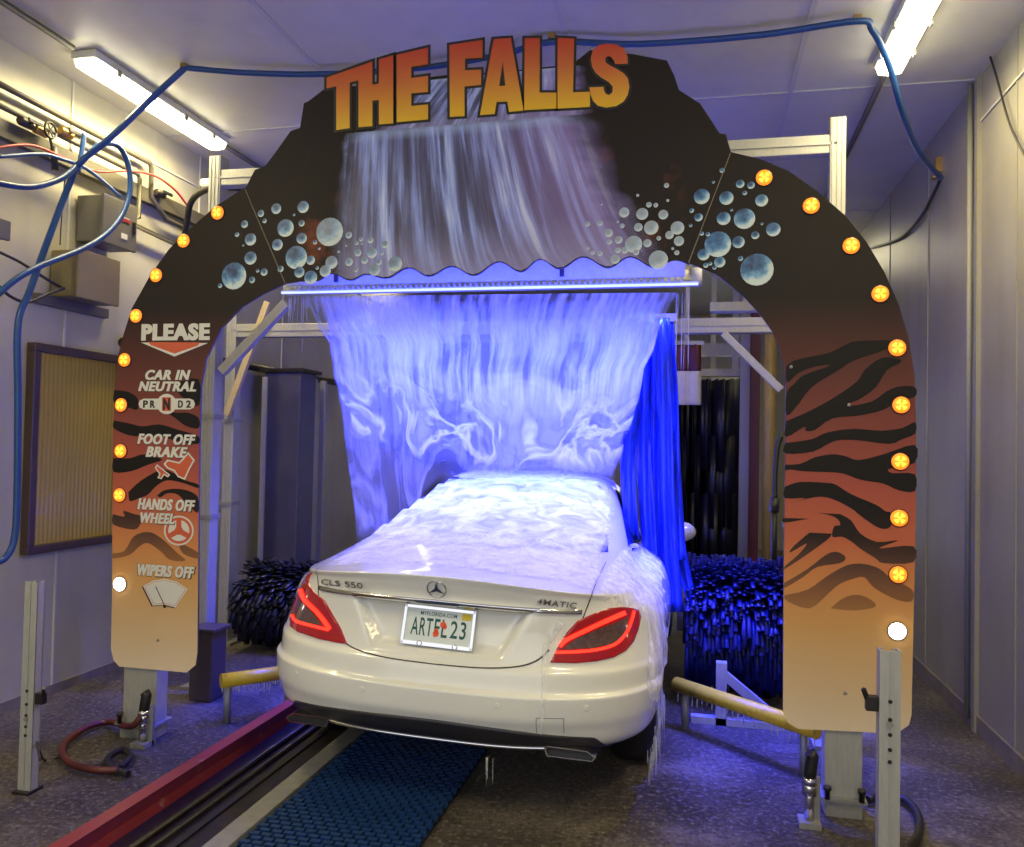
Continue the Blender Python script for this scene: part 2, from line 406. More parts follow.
def loop_pts(v):
    zr, zs, zf, y0, yf, w, a, n, drop = lv(v)
    af, nf = min(1.2, (yf-y0)*0.4), 2.4
    a = min(a, (yf-y0)*0.5)
    pts = []
    for k in range(NR+1):
        th = math.pi/2*(k/NR)**1.5
        x = w*math.sin(th)**(2/n); y = y0 + a*(1-math.cos(th)**(2/n) if k < NR else 1)
        pts.append((x, y))
    ya, yb = y0+a, yf-af
    for k in range(1, NS): pts.append((w, lerp(ya, yb, k/NS)))
    for k in range(NF+1):
        th = math.pi/2*(1-k/NF)
        s_, c_ = max(0, math.sin(th)), max(0, math.cos(th))
        pts.append((w*s_**(2/nf), yf - af*(1-c_**(2/nf))))
    out = []
    for x, y in pts:
        q = (y-y0)/max(1e-6, yf-y0)
        z = lerp(lerp(zr, zs, sstep(0.0, 0.42 if v < GB+0.2 else 0.5, q)), lerp(zs, zf, sstep(0.5, 1.0, q)), 1 if q > 0.5 else 0)
        z -= drop*min(1.6, (x/0.64)**2)*(1-sstep(0.0, 0.4, q))
        if q < 0.3 and 0.66 < z < 1.0:      # recess for the number plate
            top, bot = 0.915, 0.700
            hw = lerp(0.285, 0.41, (z-bot)/(top-bot))
            d = min(z-bot, top-z, (hw-abs(x))*0.88)
            y += 0.052*sstep(0.0, 0.028, d)
        # waist of the flank
        if 0.2 < q < 0.9 and v < 10.5: x -= 0.018*sstep(0.2, 0.3, q)*sstep(0.9, 0.8, q)*math.exp(-((z-0.45)/0.1)**2)
        out.append(Vector((x, y, z)))
    return out
def build_body():
    bm = NB(); SUB = 7; rows = []
    nv = (len(LV)-1)*SUB
    for r in range(nv+1):
        half = loop_pts(r/SUB)
        L = [bm.verts.new(c2w(p.x, p.y, p.z)) for p in half]
        Rr = [L[0]] + [bm.verts.new(c2w(-p.x, p.y, p.z)) for p in half[1:-1]] + [L[-1]]
        rows.append((L, Rr))
    for a, b in zip(rows, rows[1:]):
        for s in (0, 1):
            for k in range(len(a[s])-1):
                q = (a[s][k], a[s][k+1], b[s][k+1], b[s][k])
                f = bm.faces.new(q if s == 0 else tuple(reversed(q))); f.smooth = True
    for (L, Rr), rev in ((rows[0], True), (rows[-1], False)):
        lp = L + list(reversed(Rr[1:-1]))
        f = bm.faces.new(list(reversed(lp)) if rev else lp); f.smooth = True
    return bm
bm = build_body(); bmesh.ops.recalc_face_normals(bm, faces=bm.faces); bm.normal_update()
BODY = BVHTree.FromBMesh(bm)
# wheel arches: cut with cylinders
me = bpy.data.meshes.new('body'); bm.to_mesh(me); bm.free()
M['paint'] = mat('pearl_white_car_paint', rgb(236, 236, 230), 0.28, coat=1.0, var=0.01)
me.materials.append(M['paint']); me.materials.append(M['black'])
tmp = bpy.data.objects.new('tmp_body', me); COL.objects.link(tmp)
AX = (1.06, 3.93); WR = 0.335
cb = NB()
for ay in AX:
    for s in (-1, 1):
        r = bmesh.ops.create_cone(cb, cap_ends=True, segments=40, radius1=WR+0.05, radius2=WR+0.05, depth=0.34)
        bmesh.ops.transform(cb, matrix=CW @ Matrix.Translation((s*0.86, ay, WR+0.01)) @ Matrix.Rotation(math.pi/2, 4, 'Y'), verts=r['verts'])
cme = bpy.data.meshes.new('tmp_cut'); cb.to_mesh(cme); cb.free()
cut = bpy.data.objects.new('tmp_cut', cme); COL.objects.link(cut)
md = tmp.modifiers.new('b', 'BOOLEAN'); md.object = cut; md.operation = 'DIFFERENCE'; md.solver = 'EXACT'
dg = bpy.context.evaluated_depsgraph_get(); ev = tmp.evaluated_get(dg)
bm = NB(); bm.from_mesh(ev.to_mesh()); ev.to_mesh_clear()
bpy.data.objects.remove(tmp); bpy.data.objects.remove(cut)
car = thing('car', 'white four-door coupe seen from behind, foamed under the blue water curtain', 'car', (CARX, CARY+2.4, 0))
for f in bm.faces:
    c = CWI @ f.calc_center_median()
    for ay in AX:
        dy, dz = c.y-ay, c.z-WR-0.01
        if (abs(math.hypot(dy, dz)-(WR+0.05)) < 0.012 and abs((CWI.to_3x3() @ f.normal).x) < 0.35) or (math.hypot(dy, dz) < WR+0.045 and abs(c.x) < 0.72 and c.z > 0.25): f.material_index = 1
body = obj('body', bm, [M['paint'], M['black']], car, recalc=False)

def hit(x, y):
    d = ray(x, y).normalized(); h = BODY.ray_cast(CAM, d); return (h[0], h[1]) if h[0] is not None else (None, None)
def mirror(p):
    q = CWI @ p; return c2w(-q.x, q.y, q.z)
def inside(p, poly):
    c = False; n = len(poly)
    for i in range(n):
        (x1, y1), (x2, y2) = poly[i], poly[(i+1) % n]
        if (y1 > p[1]) != (y2 > p[1]) and p[0] < (x2-x1)*(p[1]-y1)/(y2-y1)+x1: c = not c
    return c
def densify(poly, step, closed=True):
    out = []; n = len(poly)
    for i in range(n if closed else n-1):
        a, b = poly[i], poly[(i+1) % n]; k = max(1, int(math.hypot(b[0]-a[0], b[1]-a[1])/step))
        out += [(lerp(a[0], b[0], j/k), lerp(a[1], b[1], j/k)) for j in range(k)]
    if not closed: out.append(poly[-1])
    return out
def decal(bm, poly, off, step=3.0, mir=False, mi=0, rough=None, edge_sink=False, uvl=None):
    """A patch hugging the car body whose outline is traced in picture coordinates, mapped once onto the body surface."""
    b = densify(poly, step); pts = [Vector(p) for p in b]; nb = len(pts)
    xs = [p[0] for p in b]; ys = [p[1] for p in b]
    y = min(ys)+step*0.7
    while y < max(ys):
        x = min(xs)+step*0.7
        while x < max(xs):
            if inside((x, y), b) and min((x-q[0])**2+(y-q[1])**2 for q in b) > (step*0.45)**2: pts.append(Vector((x, y)))
            x += step
        y += step
    vs, es, fs, ov, oe, of = delaunay_2d_cdt(pts, [(i, (i+1) % nb) for i in range(nb)], [], 1, 1e-4)
    V, N = [], []
    for i, p in enumerate(vs):
        h, n = hit(p.x, p.y); N.append(n)
        if h is None: V.append(None); continue
        o = off
        if rough and i >= nb: o += rough(p.x, p.y)
        if edge_sink and i < nb: o = 0.0005
        q = h + n*o
        V.append(bm.verts.new(mirror(q) if mir else q))
    for f in fs:
        if all(V[i] is not None for i in f):
            q = [V[i] for i in f]
            dmax = max((q[a].co-q[a-1].co).length for a in range(len(q)))
            if dmax > 0.35: continue
            gn = (q[1].co-q[0].co).cross(q[2].co-q[1].co); nn = N[f[0]]
            if mir: m_ = CWI.to_3x3() @ nn; nn = cdir(-m_.x, m_.y, m_.z)
            fc = bm.faces.new(q if gn.dot(nn) > 0 else list(reversed(q))); fc.smooth = True; fc.material_index = mi
def line_poly(pts, w, w2=None):
    L, R = [], []; n = len(pts)
    for i in range(n):
        a, b = pts[max(i-1, 0)], pts[min(i+1, n-1)]; dx, dy = b[0]-a[0], b[1]-a[1]; l = math.hypot(dx, dy) or 1
        ww = (w if w2 is None else lerp(w, w2, i/(n-1)))/2
        L.append((pts[i][0]-dy/l*ww, pts[i][1]+dx/l*ww)); R.append((pts[i][0]+dy/l*ww, pts[i][1]-dx/l*ww))
    return L+R[::-1]
def smooth2(pts, k=5): return [(p.x, p.y) for p in spline([(a, b, 0) for a, b in pts], k)]
def solid(o, th, off=1.0):
    md = o.modifiers.new('solidify', 'SOLIDIFY'); md.thickness = th; md.offset = -off; return o

def C4(pts): return [(530+x/6.513, 560+y/6.513) for x, y in pts]
TL = C4([(130, 668), (180, 560), (230, 480), (310, 395), (420, 345), (510, 315), (600, 308), (660, 316), (700, 325), (718, 370), (700, 450), (670, 530), (620, 590), (540, 635), (430, 660), (300, 672)])
TLI = C4([(205, 582), (300, 510), (430, 452), (560, 405), (628, 370), (622, 440), (585, 510), (520, 552), (400, 574)])
LEDU = C4(smooth2([(190, 562), (240, 515), (350, 460), (480, 400), (612, 345)], 4))
LEDL = C4(smooth2([(165, 602), (300, 598), (430, 585), (540, 552), (602, 495), (640, 425), (668, 335)], 4))
def redlens():
    t = NT('red_tail_lamp_lens'); t.b.inputs['Base Color'].default_value = rgb(140, 8, 22); t.b.inputs['Roughness'].default_value = 0.12
    t.b.inputs['Emission Color'].default_value = rgb(200, 5, 20); t.b.inputs['Emission Strength'].default_value = 0.18; t.b.inputs['Coat Weight'].default_value = 1.0
    return t.m
M['lens'] = redlens(); M['lens_clear'] = mat('smoky_reverse_lens', rgb(120, 92, 92), 0.12, 0.5, var=0.4, scale=60, coat=1.0)
M['led'] = emit('red_led_strip', rgb(255, 40, 25), 3.2)
M['seamline'] = mat('shut_line', rgb(40, 38, 36), 0.6)
def H3(pts): return [(270+x/7.057, 540+y/7.057) for x, y in pts]
TL2 = H3([(545, 735), (500, 620), (430, 500), (390, 430), (330, 380), (285, 330), (275, 290), (296, 225), (260, 260), (215, 340), (170, 450), (145, 560), (150, 610), (200, 650), (350, 700), (460, 722)])
TLI2 = H3([(188, 500), (205, 425), (228, 432), (290, 490), (365, 585), (370, 603), (250, 585), (195, 560)])
LEDU2 = H3(smooth2([(225, 350), (255, 420), (335, 500), (395, 575), (432, 632)], 4))
LEDL2 = H3(smooth2([(165, 530), (195, 575), (300, 606), (425, 636)], 4))
for LT in ((TL, TLI, LEDU, LEDL), (TL2, TLI2, LEDU2, LEDL2)):
    mir = False; TL, TLI, LEDU, LEDL = LT
    bm = NB(); decal(bm, TL, 0.007, 2.6, mir); tl = solid(obj('tail_light', bm, M['lens'], car, recalc=False), 0.012)
    bm = NB(); decal(bm, TLI, 0.0095, 2.6, mir); obj('reverse_lens', bm, M['lens_clear'], tl, recalc=False)
    bm = NB(); decal(bm, line_poly(LEDU, 4.2), 0.0105, 2.0, mir); obj('led_strip', bm, M['led'], tl, recalc=False)
    bm = NB(); decal(bm, line_poly(LEDL, 2.9), 0.0105, 2.0, mir); obj('led_strip', bm, M['led'], tl, recalc=False)
# shut lines of the boot lid
half = [(590, 599), (584, 615), (579, 627)]
low = smooth2([(549, 650), (536, 661), (515, 667), (480, 668), (432, 664)], 5)
bm = NB()
for mir in (False, True):
    decal(bm, line_poly(half, 1.3), 0.0022, 1.6, mir); decal(bm, line_poly(low, 1.8, 1.0), 0.0022, 1.6, mir)
    decal(bm, line_poly([(590, 599), (597, 580), (606, 562)], 0.8), 0.0022, 1.6, mir)
obj('shut_line', bm, M['seamline'], car, recalc=False)
# lower bumper: dark diffuser with chrome edge, exhaust tips
def xz(x, z, off=0.0, v=None):
    """point on the car's tail at lateral x (from its centre line) and height z"""
    h = BODY.ray_cast(c2w(x, -6, z), cdir(0, 1, 0))
    return None if h[0] is None else h[0]+h[1]*off
def tail_patch(bm, zlo, zhi, x0, x1, off, nx=60, nz=6, mi=0):
    g = []
    for i in range(nx+1):
        x = lerp(x0, x1, i/nx); col = []
        for j in range(nz+1):
            p = xz(x, lerp(zlo(x), zhi(x), j/nz), off); col.append(bm.verts.new(p) if p else None)
        g.append(col)
    for i in range(nx):
        for j in range(nz):
            q = (g[i][j], g[i+1][j], g[i+1][j+1], g[i][j+1])
            if all(q):
                gn = (q[1].co-q[0].co).cross(q[2].co-q[1].co)
                f = bm.faces.new(q if gn.y < 0 else q[::-1]); f.smooth = True; f.material_index = mi
M['diffuser_black'] = mat('dark_bumper_insert', rgb(44, 42, 48), 0.35, var=0.15)
def dtop(x): return 0.437 - 0.10*(x/0.8)**2*0.6 - 0.16*sstep(0.68, 0.82, abs(x))
bm = NB(); tail_patch(bm, lambda x: 0.300, dtop, -0.80, 0.80, 0.006, 100, 8)
dif = solid(obj('bumper_insert', bm, M['diffuser_black'], car, recalc=False), 0.012)
bm = NB(); tail_patch(bm, lambda x: 0.326+0.012*(abs(x)/0.5)**3, lambda x: 0.340+0.012*(abs(x)/0.5)**3, -0.50, 0.50, 0.014, 60, 2); solid(obj('chrome_trim', bm, M['chrome'], dif, recalc=False), 0.014)
for s in (-1, 1):
    ol = [(0.485, 0.356), (0.670, 0.352), (0.705, 0.328), (0.692, 0.310), (0.500, 0.312)]
    il = [(0.491, 0.352), (0.668, 0.348), (0.699, 0.327), (0.689, 0.314), (0.504, 0.316)]
    L = lambda pts, y: [c2w(s*x, y+0.05*(x-0.5), z) for x, z in pts]
    bm = NB(); poly_prism(bm, L(ol, 0.105), cdir(0, 0.22, 0), holes=[L(il, 0.105)]); ex = obj('exhaust_tip', bm, M['chrome'], car)
    bm = NB(); poly_prism(bm, L(il, 0.135), cdir(0, 0.004, 0)); obj('exhaust_opening', bm, M['black'], ex)
# chrome strip under the badge line
def zstrip(x): return 0.921 - 0.012*(x/0.60)**2
bm = NB(); tail_patch(bm, lambda x: zstrip(x)-0.010, lambda x: zstrip(x)+0.009, -0.605, 0.605, 0.012, 70, 3); solid(obj('chrome_strip', bm, M['chrome'], car, recalc=False), 0.012)
# bumper crease and parking sensors
for sx in (-0.66, -0.30, 0.30, 0.66):
    p = xz(sx, 0.53); h = BODY.find_nearest(p); bm = NB(); lathe(bm, [(0.012, 0), (0.012, 0.003), (0.010, 0.004)], h[0], h[1], 16); obj('parking_sensor', bm, M['paint'], car)
bm = NB()
for (a, b) in (((0.46, 0.42), (0.46, 0.49)), ((0.57, 0.42), (0.57, 0.49))): tail_patch(bm, lambda x: a[1], lambda x: b[1], a[0]-0.001, a[0]+0.001, 0.001, 1, 3)
tail_patch(bm, lambda x: 0.488, lambda x: 0.490, 0.46, 0.57, 0.001, 6, 1)
obj('tow_cover', bm, M['seamline'], car)
# text meshes
def text_bm(txt, weight=0.0, shear=0.0):
    cu = bpy.data.curves.new('tmp_text', 'FONT'); cu.body = txt; cu.offset = weight; cu.shear = shear; cu.space_character = 1.12; cu.fill_mode = 'FRONT'; cu.resolution_u = 4
    o = bpy.data.objects.new('tmp_text', cu); COL.objects.link(o)
    dg = bpy.context.evaluated_depsgraph_get(); dg.update(); e = o.evaluated_get(dg); me = e.to_mesh()
    vs = [v.co.copy() for v in me.vertices]; fs = [tuple(p.vertices) for p in me.polygons]
    e.to_mesh_clear(); bpy.data.objects.remove(o); bpy.data.curves.remove(cu)
    return vs, fs
def place_text(bm, txt, centre, right, up, w, h, depth=0.0, weight=0.0, shear=0.0, mi=0, grow=0.0):
    """text fitted to a w x h box; grow adds a margin on all sides (for outlines)"""
    vs, fs = text_bm(txt, 0.0, shear)
    x0, x1 = min(v.x for v in vs), max(v.x for v in vs); y0, y1 = min(v.y for v in vs), max(v.y for v in vs)
    if weight:
        vs, fs = text_bm(txt, weight, shear)
        if not grow:
            x0, x1 = min(v.x for v in vs), max(v.x for v in vs); y0, y1 = min(v.y for v in vs), max(v.y for v in vs)
    right, up = Vector(right).normalized(), Vector(up).normalized(); nrm = right.cross(up); c = Vector(centre)
    V = [bm.verts.new(c + right*((v.x-(x0+x1)/2)/(x1-x0)*w) + up*((v.y-(y0+y1)/2)/(y1-y0)*h) + nrm*depth) for v in vs]
    F = []
    for f in fs:
        try:
            fc = bm.faces.new([V[i] for i in f]); fc.material_index = mi; F.append(fc)
        except ValueError: pass
    if depth:
        ex = bmesh.ops.extrude_face_region(bm, geom=F)
        vv = [g for g in ex['geom'] if isinstance(g, bmesh.types.BMVert)]
        bmesh.ops.translate(bm, vec=-nrm*depth, verts=vv)
def badge(txt, px0, px1, hgt):
    a, na = hit(*px0); b, nb = hit(*px1); c, n = hit((px0[0]+px1[0])/2, (px0[1]+px1[1])/2)
    rt = (b-a).normalized(); up = n.cross(rt)*1.0
    if up.z < 0: up = -up
    bm = NB(); place_text(bm, txt, c+n*0.003, rt, up, (b-a).length, hgt, depth=0.008, weight=0.012)
    return obj('badge_lettering', bm, M['chrome'], car)
badge('CLS 550', (322.5, 581), (363.5, 585), 0.028)
badge('4MATIC', (537, 600.5), (576, 605), 0.026)
h, n = hit(437, 588.5)
bm = NB(); e1 = cdir(1, 0, 0); e1 = (e1-n*e1.dot(n)).normalized(); e2 = n.cross(e1); e2 = e2 if e2.z > 0 else -e2
R_ = 0.0415; c = h+n*0.006
tube(bm, [c+(e1*math.cos(2*math.pi*k/40)+e2*math.sin(2*math.pi*k/40))*R_ for k in range(41)], 0.0035, 8)
for k in range(3):
    a = math.pi/2+k*2*math.pi/3; d = e1*math.cos(a)+e2*math.sin(a); s = n.cross(d)*0.009
    poly_prism(bm, [c+d*R_, c+s, c-s], n*0.003)
obj('star_emblem', bm, M['chrome'], car)
# licence plate
pc = xz(0.0, 0.805)+Vector((0, -0.022, 0)); pr = cdir(1, 0, -0.015).normalized(); pu = cdir(0.015, 0.24, 1).normalized(); pu = (pu-pr*pu.dot(pr)).normalized(); pn = pr.cross(pu)
def prect(bm, u0, u1, v0, v1, d, th=0.003, mi=0):
    poly_prism(bm, [pc+pr*u+pu*v+pn*d for u, v in ((u0, v0), (u1, v0), (u1, v1), (u0, v1))], -pn*th, mi)
bm = NB(); prect(bm, -0.150, 0.150, -0.074, 0.074, 0.003)
M['plate'] = mat('white_plate', rgb(222, 232, 232), 0.4); M['plate_green'] = mat('plate_green', rgb(22, 86, 80), 0.5)
M['orange_print'] = mat('orange_print', rgb(236, 92, 52), 0.5); M['sticker'] = mat('yellow_sticker', rgb(224, 200, 40), 0.5)
plate = obj('licence_plate', bm, M['plate'], car)
bm = NB(); w, hh, t = 0.162, 0.084, 0.012
for u0, u1, v0, v1 in ((-w, w, hh-t, hh), (-w, w, -hh, -hh+t*1.3), (-w, -w+t, -hh, hh), (w-t, w, -hh, hh)): prect(bm, u0, u1, v0, v1, 0.009, 0.010)
for u in (-0.075, 0.085): lathe(bm, [(0.012, 0.0), (0.012, 0.003), (0.008, 0.004)], pc+pr*u-pu*(hh-0.008)+pn*0.009, pn, 14)
obj('plate_frame', bm, M['chrome'], plate)
bm = NB(); place_text(bm, 'ART', pc-pr*0.075-pu*0.004+pn*0.004, pr, pu, 0.098, 0.076, weight=0.01)
place_text(bm, 'FL', pc+pr*0.012-pu*0.004+pn*0.0042, pr, pu, 0.060, 0.076, weight=0.01)
place_text(bm, '23', pc+pr*0.090-pu*0.004+pn*0.004, pr, pu, 0.070, 0.074, weight=0.01)
place_text(bm, 'MYFLORIDA.COM', pc-pr*0.005+pu*0.053+pn*0.004, pr, pu, 0.165, 0.016, weight=0.01)
obj('plate_lettering', bm, M['plate_green'], plate)
bm = NB()
for u, v, r in ((0.020, 0.012, 0.014), (-0.008, -0.028, 0.014), (0.028, 0.004, 0.010), (-0.008, -0.016, 0.010)): lathe(bm, [(r, 0), (r, 0.0012)], pc+pr*u+pu*v+pn*0.0036, pn, 14)
obj('orange_print', bm, M['orange_print'], plate)
bm = NB(); prect(bm, 0.100, 0.142, 0.040, 0.068, 0.0045, 0.001); obj('validation_sticker', bm, M['sticker'], plate)
# glass (rear window, side windows) as thin panes over the cabin
M['glass'] = mat('dark_car_glass', rgb(18, 22, 30), 0.06, coat=1.0)
def cabin_patch(bm, kv0, kv1, k0, k1, mir, off=0.004):
    rows = []
    for i in range(11):
        v = lerp(kv0, kv1, i/10); P = loop_pts(v); row = []
        for k in range(k0, k1+1):
            p = c2w(-P[k].x if mir else P[k].x, P[k].y, P[k].z); q = BODY.find_nearest(p)
            row.append(bm.verts.new(q[0]+q[1]*off))
        rows.append(row)
    for a, b in zip(rows, rows[1:]):
        for k in range(len(a)-1):
            f = bm.faces.new((a[k], a[k+1], b[k+1], b[k]) if not mir else (b[k], b[k+1], a[k+1], a[k])); f.smooth = True
bm = NB(); cabin_patch(bm, GB+0.1, GB+2.2, 0, 52, False); cabin_patch(bm, GB+0.1, GB+2.2, 0, 52, True)
bmesh.ops.remove_doubles(bm, verts=bm.verts, dist=0.0004); obj('rear_window', bm, M['glass'], car)
bm = NB(); n0 = NR+NS; cabin_patch(bm, GB+0.1, GB+2.1, n0+8, n0+NF, False); cabin_patch(bm, GB+0.1, GB+2.1, n0+8, n0+NF, True)
bmesh.ops.remove_doubles(bm, verts=bm.verts, dist=0.0004); obj('windscreen', bm, M['glass'], car)
for mir in (False, True):
    for a, b in ((66, 90), (92, 114)):
        bm = NB(); cabin_patch(bm, GB+0.12, GB+2.0, a, b, mir); obj('side_window', bm, M['glass'], car)
    bm = NB(); sx = -1 if mir else 1
    c = c2w(sx*0.98, 3.1, 1.0); r = bmesh.ops.create_uvsphere(bm, u_segments=18, v_segments=12, radius=1.0)
    bmesh.ops.transform(bm, matrix=Matrix.Translation(c) @ Matrix.Diagonal((0.11, 0.06, 0.075, 1)), verts=r['verts'])
    bar(bm, c-Vector((sx*0.06, 0, 0.03)), c-Vector((sx*0.24, 0, 0.07)), 0.05, 0.03); obj('side_mirror', bm, M['paint'], car, smooth=True)
# wheels
for ay in AX:
    for s in (-1, 1):
        c = c2w(s*0.82, ay, WR+0.01); ax = cdir(s, 0, 0)
        bm = NB(); lathe(bm, [(0.22, -0.11), (WR-0.02, -0.115), (WR, -0.08), (WR, 0.06), (WR-0.02, 0.10), (0.24, 0.105)], c, ax, 40)
        wh = obj('wheel', bm, M['black'], car)
        bm = NB(); lathe(bm, [(0.235, 0.09), (0.235, 0.112), (0.215, 0.112), (0.20, 0.05)], c, ax, 40)
        for k in range(10):
            a = 2*math.pi*k/10; d = Vector((0, math.cos(a), math.sin(a))); d = cdir(*d); bar(bm, c+ax*0.10+d*0.04, c+ax*0.10+d*0.222, 0.028, 0.02, upv=ax)
        lathe(bm, [(0.05, 0.09), (0.05, 0.115), (0.03, 0.12)], c, ax, 20); obj('rim', bm, M['alu'], wh)

# ------------------------------------------------------------------ ENTRANCE ARCH
AY, TH = 3.90, 0.014
def A_(pts, d=0.0): return [PY(x, y, AY-d) for x, y in pts]
def arc3(pts, k=5): return smooth2(pts, k)
outL_leg = [(197.4, 652), (195.6, 665), (186.5, 672.6), (150, 669.3), (119, 666.5), (113.5, 660), (111, 649)]
outL = [(111, 649), (112, 600), (112.5, 520), (113, 442), (114.3, 395), (116.4, 364), (121.6, 340.5), (132, 308), (150, 275.6), (169, 249), (187.5, 231), (215.6, 206), (245, 187.5)]
rockL = [(245, 187.5), (254.7, 170), (265.6, 165.6), (275, 153), (290.6, 131), (300, 128), (304, 103), (308, 101.5), (323, 90)]
rockT = [(323, 90), (380, 83), (430, 77), (447, 75), (500, 72), (555, 66), (575, 62), (590, 50), (632, 54), (667, 60.5), (674, 75), (679, 90), (700, 103.5), (711, 120), (719.7, 133.5), (725.7, 134), (731, 152)]
outR = [(731, 152), (760.4, 159), (788.8, 171), (817, 191), (845.5, 215.6), (866.7, 242), (884.4, 272), (898.6, 304), (909, 339.6), (914.5, 375), (916, 420), (916, 505), (914, 600), (911.5, 715)]
outR_leg = [(911.5, 715), (909, 725), (896, 733.8), (798, 728.8), (788, 722.7), (783, 712.6)]
inR = [(783, 712.6), (783.5, 600), (785, 480), (786, 389), (784.5, 368), (780, 350), (773, 332.5), (760.5, 315), (746, 299), (732, 286.5), (716, 274), (697, 266.6)]
def wave_edge():
    keys = [(697, 266.6), (675, 260), (655, 268), (630, 257), (608, 268), (583, 257), (559, 269), (540, 259.5), (520.7, 272), (499, 262), (473, 275.7), (452, 266.6), (428, 276.5), (409, 268), (385, 278.5), (366, 274.5), (350, 280.5), (331, 273.5), (316, 281), (300, 281)]
    out = []
    for (x0, y0), (x1, y1) in zip(keys, keys[1:]):
        for j in range(6):
            t = j/6; out.append((lerp(x0, x1, t), lerp(y0, y1, (1-math.cos(math.pi*t))/2)))
    return out+[keys[-1]]
inL = [(300, 281), (284, 284), (263, 294), (242, 307), (221.5, 328), (206, 359), (201, 385), (199.5, 430), (198.5, 520), (197.4, 652)]
seamR = [(731, 152), (688, 263)]
arch = thing('entrance_arch', 'black arch sign with waterfall picture, tiger stripes and amber lights around the car', 'arch sign', (-1.05, AY, 0))
def sign_mat():
    t = NT('printed_arch_sign'); g = t.n('ShaderNodeNewGeometry'); sx = t.n('ShaderNodeSeparateXYZ'); t.l(g.outputs['Position'], sx.inputs[0])
    z = t.maprange(sx.outputs[2], 0.35, 2.35)
    c = t.ramp(z, [(0.0, rgb(226, 208, 180)), (0.10, rgb(214, 186, 146)), (0.24, rgb(206, 158, 98)), (0.34, rgb(204, 136, 82)), (0.43, rgb(190, 104, 74)), (0.55, rgb(166, 84, 72)), (0.68, rgb(130, 70, 64)), (0.80, rgb(98, 58, 54)), (0.90, rgb(70, 47, 44)), (0.97, rgb(42, 37, 36))]).outputs[0]
    n1 = t.n('ShaderNodeTexNoise', i_Scale=3.5, i_Detail=6.0, i_Roughness=0.7); t.l(g.outputs['Position'], n1.inputs['Vector'])
    f = t.math('MULTIPLY', t.maprange(n1.outputs[0], 0.56, 0.72), t.maprange(sx.outputs[2], 2.40, 2.55))
    f = t.math('MULTIPLY', f, t.maprange(sx.outputs[2], 3.15, 2.95)); f = t.math('MULTIPLY', f, t.maprange(t.math('ABSOLUTE', t.math('ADD', sx.outputs[0], 1.05)), 1.0, 0.9))
    c = t.mix(f, c, rgb(122, 66, 48))
    t.l(c, t.b.inputs['Base Color']); t.b.inputs['Roughness'].default_value = 0.5; t.b.inputs['Specular IOR Level'].default_value = 0.15
    return t.m
M['sign'] = sign_mat()
M['sign_edge'] = mat('sign_edge', rgb(60, 56, 54), 0.5)
def panel(loop, name):
    bm = NB(); poly_prism(bm, A_(loop), (0, TH, 0), 0, 1); return obj(name, bm, [M['sign'], M['sign_edge']], arch)
L_loop = outL_leg + outL[1:] + [(285, 283.8)] + inL[2:-1]
panel(L_loop, 'side_panel')
H_loop = [(245.5, 188)] + rockL[1:] + rockT[1:] + [(688.5, 262.5)] + wave_edge()[2:] + [(285.5, 283.5)]
panel(H_loop, 'header_panel')
R_loop = outR + outR_leg[1:] + inR[1:-1] + [(698, 266.5), (689, 263)]
panel(R_loop, 'side_panel')
# seam lines between panels
M['seam_thin'] = mat('sign_joint', rgb(120, 112, 96), 0.5)
bm = NB()
for a, b in (((245, 189), (285, 283)), ((730.5, 153), (688.5, 262.5))):
    p, q = PY(*a, AY-0.0015), PY(*b, AY-0.0015); bar(bm, p, q, 0.004, 0.003, upv=(0, 1, 0))
obj('panel_joint', bm, M['seam_thin'], arch)
